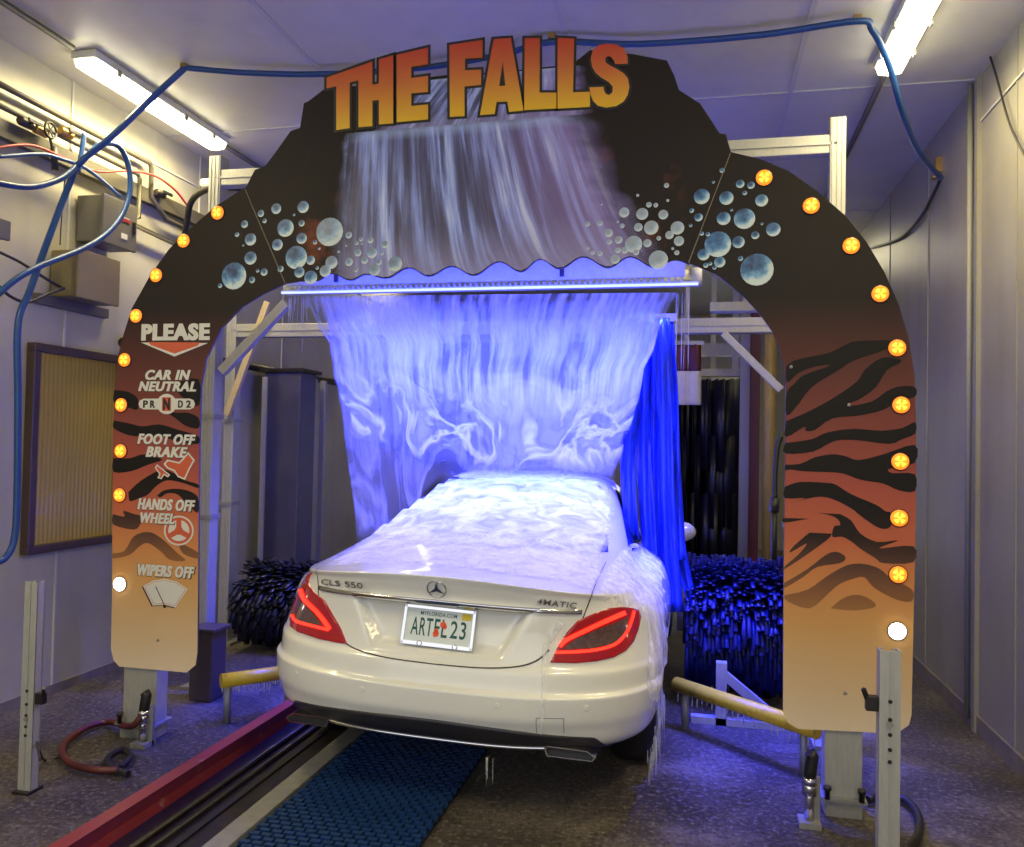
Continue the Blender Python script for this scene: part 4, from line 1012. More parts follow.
for x in (ml.x+0.06, mr.x-0.06):
    bm = NB(); bar(bm, (x, CURY+0.02, mz+0.06), (x, GY, zb), 0.035, 0.035); bar(bm, (x, CURY-0.16, mz+0.2), (x, CURY+0.06, mz+0.16), 0.02, 0.02); obj('hanger', bm, M['alu'], man)
# water curtain
def water_mat(name, lo, hi, sw):
    t = NT(name); uv = t.n('ShaderNodeUVMap', uv_map='uv'); s = t.n('ShaderNodeSeparateXYZ'); t.l(uv.outputs[0], s.inputs[0]); u, v = s.outputs[0], s.outputs[1]
    mp = t.n('ShaderNodeMapping'); mp.inputs['Scale'].default_value = (44, 2.0, 1); t.l(uv.outputs[0], mp.inputs[0])
    n1 = t.n('ShaderNodeTexNoise', i_Scale=1.0, i_Detail=4.0, i_Roughness=0.55); t.l(mp.outputs[0], n1.inputs['Vector'])
    mp2 = t.n('ShaderNodeMapping'); mp2.inputs['Scale'].default_value = (5.5, 2.4, 1); mp2.inputs['Location'].default_value = (3.37, 1.9, 0); t.l(uv.outputs[0], mp2.inputs[0])
    n2 = t.n('ShaderNodeTexNoise', i_Scale=1.0, i_Detail=3.0, i_Roughness=0.5, i_Distortion=1.3); t.l(mp2.outputs[0], n2.inputs['Vector'])
    streak = t.math('ADD', t.math('MULTIPLY', t.maprange(n1.outputs[0], 0.36, 0.64), 0.6), t.math('MULTIPLY', t.maprange(n2.outputs[0], 0.3, 0.62), 0.4))
    ridge = t.math('SUBTRACT', 1.0, t.math('MULTIPLY', t.math('ABSOLUTE', t.math('SUBTRACT', n2.outputs[0], 0.5)), 9.0))
    ridge = t.math('MAXIMUM', ridge, t.math('MULTIPLY', t.maprange(n2.outputs[0], 0.40, 0.66), 0.42))
    low = t.math('MULTIPLY', t.maprange(v, 0.50, 0.26), sw)
    d = t.mix(low, streak, ridge)
    att = t.n('ShaderNodeAttribute', attribute_name='edge')
    a = t.maprange(d, 0.22, 0.95, lo, hi)
    e = t.maprange(t.math('ADD', att.outputs['Fac'], t.math('MULTIPLY', t.math('SUBTRACT', n2.outputs[0], 0.5), 1.2)), 0.1, 0.6)
    a = t.math('MULTIPLY', a, e)
    df = t.n('ShaderNodeBsdfDiffuse'); df.inputs[0].default_value = (0.92, 0.94, 1, 1); tl = t.n('ShaderNodeBsdfTranslucent'); tl.inputs[0].default_value = (0.92, 0.94, 1, 1)
    m1 = t.n('ShaderNodeMixShader'); m1.inputs[0].default_value = 0.5; t.l(df.outputs[0], m1.inputs[1]); t.l(tl.outputs[0], m1.inputs[2])
    tr = t.n('ShaderNodeBsdfTransparent'); tr.inputs[0].default_value = (0.86, 0.9, 1, 1); mx = t.n('ShaderNodeMixShader'); t.l(a, mx.inputs[0]); t.l(tr.outputs[0], mx.inputs[1]); t.l(m1.outputs[0], mx.inputs[2]); t.l(mx.outputs[0], t.out.inputs[0])
    bp = t.n('ShaderNodeBump', i_Strength=0.6, i_Distance=0.03); t.l(d, bp.inputs['Height']); t.l(bp.outputs[0], df.inputs['Normal'])
    return t.m
def interp(keys, t):
    for (a, b), (c, d) in zip(keys, keys[1:]):
        if a <= t <= c: return lerp(b, d, (t-a)/max(1e-9, c-a))
    return keys[0][1] if t < keys[0][0] else keys[-1][1]
def water_sheet(name, Y, left, right, top, bottom, m, nu, nv, amp, ragged):
    bm = NB(); uvl = bm.loops.layers.uv.new('uv'); el = bm.verts.layers.float.new('edge'); g = []
    for i in range(nu+1):
        u = i/nu; row = []
        for j in range(nv+1):
            v = j/nv                       # 0 bottom, 1 top
            y = lerp(interp(bottom, u), interp(top, u), v); x = lerp(interp(left, y), interp(right, y), u)
            p = PY(x, y, Y)
            dy = amp*(1-v)**1.9*(noise.noise((u*6, v*2.5, 3.1))*1.0+0.5*noise.noise((u*14, v*6, 7.7)))
            p = Vector((p.x+0.4*dy*(1-v), p.y+dy, p.z)); vt = bm.verts.new(p)
            vt[el] = min(1.0, u/0.02+0.25, (1-u)/0.02+0.25)*min(1.0, v/ragged+0.05); row.append((vt, u, v))
        g.append(row)
    for i in range(nu):
        for j in range(nv):
            q = (g[i][j], g[i+1][j], g[i+1][j+1], g[i][j+1]); f = bm.faces.new([a[0] for a in q]); f.smooth = True
            for lp, a in zip(f.loops, q): lp[uvl].uv = (a[1], a[2])
    return obj(name, bm, m, recalc=False)
wc = water_sheet('water_curtain', CURY, [(294, 308), (302, 308), (326, 317), (343, 329), (373, 333), (399, 340), (412, 348), (440, 350), (480, 362)], [(294, 677), (309, 669), (330, 659), (352, 653), (369, 644), (399, 639), (425, 631), (442, 622), (480, 624)],
    [(0, 296), (1, 292.5)], [(0, 440), (0.15, 448), (0.28, 466), (0.35, 474), (0.45, 470), (0.6, 474), (0.72, 470), (0.85, 476), (0.95, 470), (1, 462)], water_mat('falling_water', 0.10, 1.0, 1.0), 140, 60, 0.10, 0.16)
tag(wc, 'broad white and blue curtain of falling water over the car roof', 'water curtain', kind='thing')
ws = water_sheet('water_spray', CURY+0.22, [(300, 322), (360, 334), (430, 343), (530, 356)], [(300, 664), (400, 632), (470, 615), (530, 615)], [(0, 302), (1, 300)], [(0, 542), (0.14, 534), (0.24, 514), (0.33, 492), (0.5, 482), (1, 482)], water_mat('thin_spray', 0.16, 0.62, 0.6), 60, 36, 0.05, 0.12)
tag(ws, 'thin blue veil of spray behind the water curtain', 'water spray', kind='stuff')
# drips
M['drip'] = NT('water_drop').m; nt = M['drip'].node_tree; b = nt.nodes['Principled BSDF']; b.inputs['Base Color'].default_value = (0.9, 0.93, 1, 1); b.inputs['Roughness'].default_value = 0.1; b.inputs['Transmission Weight'].default_value = 0.5; b.inputs['IOR'].default_value = 1.33
def drips(name, lst, label):
    bm = NB()
    for p, L, r in lst:
        p = Vector(p); n = 5; tube(bm, [p-Vector((0, 0, L*k/n)) for k in range(n+1)], r, 5, radii=[r*(0.5+0.5*math.sin(3*k+p.x*90)**2) if k < n else r*0.4 for k in range(n+1)])
    return tag(obj(name, bm, M['drip']), label, 'water drips', kind='stuff')
lst = []
for k in range(26):
    x = random.uniform(288, 312); lst.append((PY(x, 296, CURY), random.uniform(0.02, 0.22)*(1 if random.random() < 0.7 else 1.6), 0.0022))
for k in range(8): lst.append((PY(random.uniform(676, 692), 294, CURY), random.uniform(0.05, 0.5), 0.002))
drips('water_drips', lst, 'thin drips falling from the ends of the water bar')
lst = []
for k in range(46):
    s = random.uniform(0.25, 1.2); x = 0.955-0.02*random.random()-0.10*(1-s)**2*0.6
    lst.append(((CARX+x, CARY+s, random.uniform(0.25, 0.34)), random.uniform(0.04, 0.18), 0.0016))
for k in range(4): lst.append(((CARX+random.uniform(0.2, 0.32), CARY+0.02, 0.30), random.uniform(0.02, 0.12), 0.0018))
drips('water_drips', lst, 'strings of water running off the right sill of the car')

# foam on the car
def foam_mat(name, lo, hi, sx, sy):
    t = NT(name); tc = t.n('ShaderNodeTexCoord'); mp = t.n('ShaderNodeMapping'); mp.inputs['Scale'].default_value = (sx, sx, sy); t.l(tc.outputs['Object'], mp.inputs[0])
    n1 = t.n('ShaderNodeTexNoise', i_Scale=1.0, i_Detail=7.0, i_Roughness=0.65, i_Distortion=0.8); t.l(mp.outputs[0], n1.inputs['Vector'])
    att = t.n('ShaderNodeAttribute', attribute_name='edge')
    a = t.maprange(n1.outputs[0], 0.32, 0.62, lo, hi)
    a = t.math('MULTIPLY', a, t.maprange(t.math('ADD', att.outputs['Fac'], t.math('MULTIPLY', t.math('SUBTRACT', n1.outputs[0], 0.5), 0.8)), 0.05, 0.5))
    t.b.inputs['Base Color'].default_value = (0.94, 0.95, 1, 1); t.b.inputs['Roughness'].default_value = 0.5; t.b.inputs['Subsurface Weight'].default_value = 0.0
    t.l(a, t.b.inputs['Alpha'])
    bp = t.n('ShaderNodeBump', i_Strength=0.7, i_Distance=0.02); t.l(n1.outputs[0], bp.inputs['Height']); t.l(bp.outputs[0], t.b.inputs['Normal'])
    return t.m
def foam(name, poly, th, m, label, step=5.0, fade=14.0):
    bm = NB(); el = bm.verts.layers.float.new('edge'); dpoly = densify(poly, step)
    def rough(x, y): return th*(0.5+0.5*noise.fractal((x*0.05, y*0.09, 1.3), 0.8, 2.1, 4))
    decal(bm, poly, 0.009, step, rough=rough, edge_sink=False)
    for v in bm.verts:
        d = v.co-CAM; z = d.dot(_fwd); px, py = IW/2+FPX*d.dot(_rt)/z, IH/2-FPX*d.dot(_up)/z
        v[el] = min(1.0, min(math.hypot(px-q[0], py-q[1]) for q in dpoly)/fade)
    return tag(obj(name, bm, m, recalc=False), label, 'foam', kind='stuff')
foam('window_foam', [(366, 536), (382, 510), (408, 490), (440, 475), (500, 472), (560, 472), (600, 477), (614, 505), (612, 535), (604, 556), (540, 550), (470, 546), (390, 545)], 0.005, foam_mat('thick_foam', 0.4, 1.0, 7, 16), 'thick bright white foam covering the rear window of the car')
foam('lid_foam', [(318, 568), (345, 551), (372, 537), (400, 533), (470, 534), (540, 538), (600, 546), (603, 575), (590, 592), (540, 580), (470, 570), (400, 565)], 0.006, foam_mat('thin_lid_foam', 0.15, 0.75, 8, 8), 'thin soapy film on the boot lid of the car', fade=10)
foam('flank_foam', [(596, 598), (606, 572), (620, 552), (634, 540), (652, 545), (664, 570), (668, 610), (667, 660), (662, 700), (650, 715), (645, 680), (648, 640), (644, 615), (630, 608), (612, 606)], 0.012, foam_mat('running_foam', 0.0, 0.8, 14, 3), 'white foam running down the right rear wing of the car', fade=7)

foam('foam_trickle', line_poly(smooth2([(560, 622), (550, 638), (545, 650), (543, 690), (541, 733)], 4), 9, 2.0), 0.002, foam_mat('trickle_foam', 0.2, 0.8, 20, 5), 'thin white trickle running down the bumper from the right tail light', step=2.0, fade=2.0)
# blue wash strips hanging on the right of the curtain
SY = 5.25
wrap = thing('wash_curtain', 'wet blue cloth strips hanging on the right side of the water curtain', 'wash cloth', PY(660, 330, SY))
bm = NB(); bar(bm, PY(628, 318, SY), PY(676, 318, SY), 0.05, 0.05); obj('hanger_rail', bm, M['alu'], wrap)
strips = [([(632, 318), (630, 400), (628, 470), (632, 540)], 14), ([(642, 318), (642, 400), (645, 480), (652, 575)], 15), ([(650, 318), (653, 400), (656, 490), (664, 600)], 14), ([(659, 318), (664, 400), (668, 500), (676, 612)], 14), ([(667, 318), (672, 400), (675, 480), (680, 560)], 12), ([(662, 330), (668, 450), (682, 560), (698, 618)], 11)]
for k, (pts, w) in enumerate(strips):
    bm = NB(); P = smooth2(pts, 6); rows = []
    for i, (x, y) in enumerate(P):
        yy = SY+0.06*(k % 3)-0.05+0.03*math.sin(i*0.7+k)
        rows.append([bm.verts.new(PY(x+w*(q/6-0.5), y, yy+0.02*math.cos(q*1.6+k+i*0.35))) for q in range(7)])
    for a, b2 in zip(rows, rows[1:]):
        for q in range(6): f = bm.faces.new((a[q], a[q+1], b2[q+1], b2[q])); f.smooth = True
    o = obj('strip', bm, M['cloth_blue'], wrap, recalc=False); solid(o, 0.008, 0)
# ------------------------------------------------------------------ CONVEYOR LANE
RY0, RY1 = 1.6, 12.5
xa, xb = PZ(57, 847, 0.115).x, PZ(108, 847, 0).x
bm = NB()
prof = [(xa-0.01, 0), (xa+0.02, 0.105), (xa+0.035, 0.115), (xb-0.05, 0.115), (xb-0.035, 0.105), (xb, 0.0)]
poly_prism(bm, [(x, RY0, z) for x, z in prof], (0, RY1-RY0, 0)); tag(obj('guide_curb', bm, M['red']), 'worn red painted wheel guide curb along the left of the lane', 'curb')
xc, xd = PZ(212, 847, 0).x, PZ(238, 847, 0).x
xe = PZ(424, 847, 0).x
tr = thing('conveyor_track', 'dark wet steel conveyor track between the red curb and blue mat', 'conveyor', ((xb+xc)/2, 4.0, 0))
bm = NB(); box(bm, ((xb+xd)/2+0.004, (RY0+RY1)/2, 0.004), (xd-xb-0.008, RY1-RY0, 0.008)); obj('track_plate', bm, M['dark_steel'], tr)
for f_, r_, mm in ((0.32, 0.012, M['dark_steel']), (0.50, 0.010, M['dark_steel'])):
    bm = NB(); x = lerp(xb, xc, f_); tube(bm, [(x, RY0, 0.012+r_), (x, RY1, 0.012+r_)], r_, 10); obj('roller_rail', bm, mm, tr)
bm = NB(); box(bm, (lerp(xb, xc, 0.66), (RY0+RY1)/2, 0.012), (0.03, RY1-RY0, 0.012)); obj('chain_slot', bm, M['black'], tr)
bm = NB(); box(bm, ((xc+xd)/2, (RY0+RY1)/2, 0.022), (xd-xc, RY1-RY0, 0.028), bev=0.004); obj('edge_rail', bm, M['steel'], tr)
M['mat_blue'] = mat('blue_plastic_grating', rgb(22, 54, 106), 0.4, var=0.15, scale=20)
M['mat_dark'] = mat('dark_under_grating', rgb(14, 22, 40), 0.6)
bm = NB(); box(bm, ((xd+xe)/2, (RY0+7.0)/2, 0.006), (xe-xd-0.02, 7.0-RY0, 0.01), mi=1)
rows_n = 150; cols = 13; dx = (xe-xd-0.02)/cols; dy = (7.0-RY0)/rows_n
def qbox(bm, x0, x1, y0, y1, z0, z1):
    a = [bm.verts.new(p) for p in ((x0, y0, z0), (x1, y0, z0), (x1, y1, z0), (x0, y1, z0), (x0, y0, z1), (x1, y0, z1), (x1, y1, z1), (x0, y1, z1))]
    for q in ((4, 5, 6, 7), (0, 1, 5, 4), (1, 2, 6, 5), (2, 3, 7, 6), (3, 0, 4, 7)): bm.faces.new([a[i] for i in q])
for r in range(rows_n):
    for c in range(cols):
        o_ = (0.5 if r % 2 else 0)*dx; x0 = xd+0.01+c*dx+o_; x1 = min(x0+dx*0.80, xe-0.01)
        if x1-x0 < 0.01: continue
        y0 = RY0+r*dy; qbox(bm, x0, x1, y0, y0+dy*0.62, 0.008, 0.030)
for c in range(cols*2):
    x0 = xd+0.01+c*dx/2; qbox(bm, x0, x0+0.007, RY0, 7.0, 0.006, 0.022)
tag(obj('grating_mat', bm, [M['mat_blue'], M['mat_dark']], recalc=False), 'blue plastic grating mat on the lane under the car', 'mat')
# yellow guide bars
def dripbar(name, a, b, r, m, label):
    bm = NB(); tube(bm, [a, b], r, 14)
    d = Vector(b)-Vector(a)
    o = obj(name, bm, m); tag(o, label, 'guide bar')
    bm = NB(); n = 26
    for k in range(n):
        p = Vector(a)+d*((k+0.5)/n); L = random.uniform(0.02, 0.06); tube(bm, [p-Vector((0, 0, r*0.9)), p-Vector((0, 0, r*0.9+L))], 0.004, 5)
    obj('drips', bm, M['drip'], o)['kind'] = 'stuff'
    bm = NB()
    bm.free()
    for f_ in (0.08, 0.92):
        bm = NB(); p = Vector(a)+d*f_; tube(bm, [(p.x, p.y+0.01, 0), (p.x, p.y+0.01, p.z-r*0.5)], 0.022, 8); obj('leg', bm, M['steel'], o)
    return o
dripbar('guide_bar', PZ(676, 684, 0.24), PZ(818, 731, 0.24), 0.042, M['yellow'], 'worn yellow guide bar slanting from the right arch leg to the car')
p1, p2 = PZ(221, 681, 0.24), PZ(279, 673, 0.24)
dripbar('guide_bar', p1, p2+(p2-p1)*0.25, 0.04, M['yellow'], 'dripping yellow guide bar left of the car tail')
# bollards with photo eyes
def bollard(c, w, h, label, eye):
    t = thing('sensor_post', label, 'post', (c[0], c[1], 0), 'sensor posts before the arch')
    bm = NB(); x, y = c; th = 0.005
    box(bm, (x, y, h/2), (w, th, h)); box(bm, (x-w/2+th/2, y+0.022, h/2), (th, 0.045, h)); box(bm, (x+w/2-th/2, y+0.022, h/2), (th, 0.045, h))
    for sx in (-1, 1): box(bm, (x+sx*w*0.36, y+0.044, h/2), (w*0.28, th, h))
    box(bm, (x, y-0.004, h/2), (w*0.06, 0.004, h))
    obj('channel', bm, M['alu'], t)
    for z in (0.36, 0.40, 0.45, 0.50, 0.56):
        bm = NB(); lathe(bm, [(0.007, 0.0), (0.007, 0.003)], (x, y-0.0035, z*h/0.95*1.0+(0.22 if eye > 0 else -0.1)), (0, -1, 0), 10); obj('slot_hole', bm, M['black'], t)
    bm = NB(); lathe(bm, [(0.011, 0.0), (0.011, 0.006)], (x, y-0.0035, 0.70 if eye > 0 else 0.33), (0, -1, 0), 6); obj('bolt', bm, M['steel'], t)
    zz = 0.76 if eye > 0 else 0.42
    bm = NB(); box(bm, (x-eye*(w/2+0.02), y+0.02, zz), (0.04, 0.03, 0.05), bev=0.004); bar(bm, (x-eye*(w/2+0.03), y+0.02, zz), (x-eye*(w/2+0.05), y, zz+0.05), 0.012, 0.012); obj('photo_eye', bm, M['dark_steel'], t)
    bm = NB(); box(bm, (x, y+0.02, 0.006), (w*1.3, 0.09, 0.012)); obj('foot_plate', bm, M['dark_steel'], t)
    return t
lb = PZ(24, 793, 0); bollard((lb.x, lb.y), 0.066, PY(30, 582, lb.y).z, 'short metal channel post standing on the floor by the left wall', -1)
rb_y = 2.98; rbp = PY(890, 700, rb_y); bollard((rbp.x, rb_y), 0.066, PY(890, 651, rb_y).z, 'short metal channel post in front of the right arch leg', 1)

# ------------------------------------------------------------------ SIDE BRUSHES AND FAR EQUIPMENT
def brush(name, c, axis, L, R, m, label, nlam=64, nlen=24, wf=0.75, cat='wash brush'):
    t = thing(name, label, cat, c if abs(axis[2]) < 0.5 else (c[0], c[1], 0), 'rotary wash brushes')
    ax = Vector(axis).normalized(); x, y = frame_of(ax); c = Vector(c)
    bm = NB(); tube(bm, [c-ax*(L/2+0.06), c+ax*(L/2+0.06)], 0.07, 16); obj('core', bm, M['steel'], t)
    bm = NB()
    for i in range(nlen):
        h = -L/2+L*(i+0.5)/nlen
        for k in range(nlam):
            a = 2*math.pi*(k+0.5*(i % 2))/nlam+random.uniform(-0.12, 0.12); r = R*random.uniform(0.78, 1.0); tw = random.uniform(0.3, 0.9); wd = L/nlen*wf
            prev = None
            for s in range(5):
                f = s/4; rr = lerp(0.06, r, f); aa = a+tw*f*f; d = x*math.cos(aa)+y*math.sin(aa); p = c+ax*(h+random.uniform(-0.008, 0.008))+d*rr
                p.z = max(p.z, 0.015)
                cur = (bm.verts.new(p-ax*wd*(0.5+0.15*f)), bm.verts.new(p+ax*wd*(0.5+0.15*f)))
                if prev: ff = bm.faces.new((prev[0], prev[1], cur[1], cur[0])); ff.smooth = True
                prev = cur
    solid(obj('bristles', bm, m, t, recalc=False), 0.006, 0)
    for s in (-1, 1):
        bm = NB(); lathe(bm, [(0.15, 0), (0.15, 0.02), (0.07, 0.03)], c+ax*s*(L/2+0.02), ax, 24); obj('end_plate', bm, M['dark_steel'], t)
    return t
brush('side_brush', (0.27, 5.6, 0.47), (1, 0, 0), 0.62, 0.45, M['brush_blue'], 'low blue rotary brush right of the car behind the right arch leg')
brush('side_brush', (-2.85, 5.85, 0.36), (1, 0, 0), 1.0, 0.34, M['brush_dark'], 'low dark rotary brush left of the car behind the left arch leg')
bx = PY(710, 480, 9.0)
brush('tall_brush', (bx.x, 9.0, 1.27), (0, 0, 1), 1.76, 0.40, M['brush_dark'], 'tall dark vertical wash brush beyond the second gantry', 60, 3, 1.25)
bm = NB(); tube(bm, [(bx.x, 9.0, 0.0), (bx.x, 9.0, 0.32)], 0.06, 12); lathe(bm, [(0.2, 0), (0.2, 0.02)], (bx.x, 9.0, 0), (0, 0, 1), 20); tag(obj('brush_stand', bm, M['steel']), 'steel stand under the tall dark wash brush', 'stand')
# blue support of the low brush
bm = NB(); bar(bm, (0.17, 5.02, 0), (0.17, 5.02, 0.36), 0.06, 0.06); bar(bm, (0.52, 5.02, 0.03), (0.17, 5.02, 0.30), 0.05, 0.05); bar(bm, (0.0, 5.02, 0.02), (0.56, 5.02, 0.02), 0.06, 0.04)
tag(obj('brush_support', bm, M['alu']), 'metal support legs in front of the low blue brush', 'stand')
# columns at the right, far
def column(px, y, w, zt, m, name, label, round_=False):
    p = PY(px, 450, y); bm = NB()
    if round_: tube(bm, [(p.x, y, 0), (p.x, y, zt)], w/2, 18); lathe(bm, [(w*0.75, 0), (w*0.75, 0.02)], (p.x, y, 0), (0, 0, 1), 18)
    else: box(bm, (p.x, y, zt/2), (w, w, zt), bev=0.005); box(bm, (p.x, y, 0.01), (w*1.8, w*1.8, 0.02))
    return tag(obj(name, bm, m), label, 'column')
column(745, 8.4, 0.11, 3.0, M['alu'], 'steel_column', 'grey square column left of the dark red column')
column(754, 8.2, 0.09, 3.2, M['dark_red'], 'steel_column', 'dark red square column seen inside the right opening')
M['dull_yellow'] = mat('dull_yellow_pipe', rgb(150, 128, 62), 0.45, var=0.2)
column(769, 7.2, 0.10, 3.6, M['dull_yellow'], 'standpipe', 'yellow standpipe right of the dark red column', True)
p = PY(690, 300, 9.2)
hood = thing('dryer_hood', 'pale metal hood unit hanging far down the tunnel', 'machine', PY(722, 395, 9.9))
bm = NB(); a = PY(700, 372, 9.9); b_ = PY(738, 420, 9.9); poly_prism(bm, [(a.x, 9.9, a.z-0.1), (a.x+0.1, 9.9, a.z), (b_.x-0.05, 9.9, a.z), (b_.x, 9.9, a.z-0.08), (b_.x, 9.9, b_.z), (a.x, 9.9, b_.z)], (0, 0.5, 0)); obj('casing', bm, M['alu_white'], hood)
bm = NB(); bar(bm, (a.x+0.15, 10.1, a.z), (a.x+0.15, 10.1, CEIL), 0.06, 0.06); obj('hanger', bm, M['alu'], hood)
bm = NB(); bar(bm, PY(660, 373, 9.0), PY(745, 373, 9.0), 0.12, 0.08); bar(bm, PY(735, 373, 9.0), Vector((PY(735, 373, 9.0).x, 9.0, CEIL)), 0.06, 0.06); tag(obj('cross_beam', bm, M['alu_white']), 'pale cross beam far down the tunnel above the hood unit', 'beam')
bm = NB(); bar(bm, PY(650, 350, 9.6), PY(750, 350, 9.6), 0.10, 0.14); bar(bm, PY(745, 350, 9.6), Vector((PY(745, 350, 9.6).x, 9.6, CEIL)), 0.06, 0.06); tag(obj('cross_beam', bm, M['alu']), 'grey cross beam farthest down the tunnel', 'beam')
# hanging cloth
cl = thing('hanging_cloth', 'square pale cloth with dark red top hanging behind the blue strips', 'cloth', PY(687, 340, 6.6))
def cloth(x0, x1, y0, y1, m, name):
    bm = NB(); rows = []
    for i in range(9): rows.append([bm.verts.new(PY(lerp(x0, x1, k/10), lerp(y0, y1, i/8), 6.6+0.015*math.sin(k*1.3))) for k in range(11)])
    for r1, r2 in zip(rows, rows[1:]):
        for k in range(10): f = bm.faces.new((r1[k], r1[k+1], r2[k+1], r2[k])); f.smooth = True
    solid(obj(name, bm, m, cl, recalc=False), 0.006, 0)
cloth(673, 701, 344, 371, M['dark_red'], 'top_panel'); cloth(672, 701, 371, 405, M['cloth_white'], 'lower_panel')
bm = NB(); q = PY(687, 344, 6.6); bar(bm, PY(668, 343, 6.6), PY(704, 343, 6.6), 0.03, 0.03); bar(bm, q, Vector((q.x, 6.6, CEIL)), 0.03, 0.03); obj('rail', bm, M['alu'], cl)
# left of the lane, beyond the arch
M['pillar'] = mat('dark_cabinet_paint', rgb(74, 72, 84), 0.4, var=0.2, scale=6)
pl_ = PY(282, 400, 6.6); a, b_ = PY(263, 372, 6.6), PY(299, 372, 6.6)
cab = thing('equipment_cabinet', 'tall dark cabinet against the left wall inside the tunnel', 'cabinet', (pl_.x, 6.6, 0))
bm = NB(); box(bm, (pl_.x, 6.75, a.z/2), (b_.x-a.x, 0.3, a.z), bev=0.01); obj('body', bm, M['pillar'], cab)
bm = NB(); box(bm, (pl_.x, 6.75, a.z+0.015), (b_.x-a.x+0.08, 0.36, 0.03)); obj('cap', bm, M['dark_steel'], cab)
bm = NB(); box(bm, (a.x+0.03, 6.592, a.z/2), (0.05, 0.012, a.z*0.96)); obj('edge_strip', bm, M['alu'], cab)
column(312, 7.3, 0.06, 2.2, M['alu'], 'steel_column', 'thin pale column right of the dark cabinet')
column(322, 7.5, 0.05, 2.2, M['alu'], 'steel_column', 'thin pale column partly behind the left edge of the water')
bm = NB(); a, b_ = PY(292, 393, 7.2), PY(307, 485, 7.2); box(bm, ((a.x+b_.x)/2, 7.2, (a.z+b_.z)/2), (b_.x-a.x, 0.03, a.z-b_.z))  # added board and stand in place of a beige lit window
bar(bm, ((a.x+b_.x)/2, 7.22, b_.z), ((a.x+b_.x)/2, 7.22, 0), 0.05, 0.05); o = obj('window_board', bm, M['warm_tone']); tag(o, 'yellowish upright board in place of a lit window right of the dark cabinet', 'board')
bm = NB(); tube(bm, [(LX+0.05, 4.9, 2.25), (LX+0.05, 8.5, 2.25)], 0.035, 10); tag(obj('wall_pipe', bm, M['dark_steel']), 'dark pipe along the left wall inside the tunnel', 'pipe')

# ------------------------------------------------------------------ LEFT WALL EQUIPMENT
LW = LX+0.01
def wallpts(pts, off=0.03): return [PX(x, y, LX+off) for x, y in pts]
def wall_box(c0, c1, depth, m, name, label, lid=True):
    a, b = PX(*c0, LX+depth), PX(*c1, LX+depth); t = thing(name, label, 'electrical box', (LX, (a.y+b.y)/2, b.z))
    y0, y1, z0, z1 = min(a.y, b.y), max(a.y, b.y), min(a.z, b.z), max(a.z, b.z)
    bm = NB(); box(bm, (LX+depth/2, (y0+y1)/2, (z0+z1)/2), (depth-0.02, y1-y0, z1-z0), bev=0.008); obj('casing', bm, m, t)
    bm = NB(); box(bm, (LX+depth, (y0+y1)/2, (z0+z1)/2), (0.024, y1-y0+0.012, z1-z0+0.012), bev=0.006); l = obj('lid', bm, m, t)
    return t, (y0, y1, z0, z1), l
t1, B, lid = wall_box((103, 194), (134, 252), 0.20, M['box_grey'], 'electrical_box', 'grey electrical box with warning stickers high on the left wall')
x = LX+0.214
M['sticker_red'] = mat('red_sticker', rgb(150, 40, 38), 0.5)
for (u, v, w_, h_, mm, nm) in ((0.62, 0.62, 0.34, 0.09, M['sticker_red'], 'warning_sticker'), (0.62, 0.66, 0.30, 0.02, M['print_white'], 'warning_sticker'), (0.62, 0.25, 0.18, 0.12, M['print_white'], 'label_sticker')):
    bm = NB(); box(bm, (x, lerp(B[0], B[1], u), lerp(B[2], B[3], v)), (0.003+0.001*(mm is M['print_white']), (B[1]-B[0])*w_, (B[3]-B[2])*h_)); obj(nm, bm, mm, lid)
bm = NB(); box(bm, (x, B[1]-0.03, lerp(B[2], B[3], 0.5)), (0.02, 0.02, 0.08)); obj('latch', bm, M['dark_steel'], lid)
t2, B2, lid2 = wall_box((78, 249), (117, 306), 0.20, M['box_beige'], 'electrical_box', 'beige electrical box below the grey one on the left wall')
bm = NB(); box(bm, (LX+0.02, (B2[0]+B2[1])/2, B2[2]-0.03), (0.04, B2[1]-B2[0]+0.25, 0.06)); obj('mounting_rail', bm, M['conduit'], t2)
wall_box((-8, 217), (8, 240), 0.12, M['box_grey'], 'junction_box', 'small grey junction box at the far left edge of the photo')
# strut and pipes along the wall
a, b_ = PX(0, 131, LX), PX(185, 236, LX)
bm = NB(); bar(bm, a+Vector((0.03, -0.5, 0)), Vector((LX+0.03, 6.6, a.z)), 0.05, 0.10); tag(obj('wall_strut', bm, M['conduit']), 'long grey strut rail along the upper left wall', 'rail')
def pipe(name, pts, r, m, label, cat='pipe', k=6, sp=True):
    bm = NB(); P = spline(pts, k) if sp else pts; tube(bm, P, r, 10); return tag(obj(name, bm, m), label, cat)
zt = PX(0, 88, LX).z
c1 = PX(150, 163, LX+0.06)
pipe('wall_pipe', [(LX+0.06, 2.4, c1.z), (LX+0.06, c1.y, c1.z), (LX+0.06, c1.y+0.02, c1.z-0.03), (LX+0.06, c1.y+0.02, PX(152, 200, LX).z), (LX+0.06, c1.y+0.2, PX(152, 200, LX).z-0.12), (LX+0.06, 6.4, PX(152, 200, LX).z-0.14)], 0.018, M['conduit'], 'upper grey pipe along the left wall that turns down beyond the boxes', sp=False)
c2 = PX(138, 174, LX+0.06)
pipe('wall_pipe', [(LX+0.06, 2.4, c2.z), (LX+0.06, c2.y, c2.z), (LX+0.06, c2.y+0.02, c2.z-0.03), (LX+0.06, c2.y+0.02, c2.z-0.3), (LX+0.06, c2.y-0.08, c2.z-0.36), (LX+0.06, 6.2, c2.z-0.42)], 0.016, M['conduit'], 'lower grey pipe along the left wall under the strut rail', sp=False)
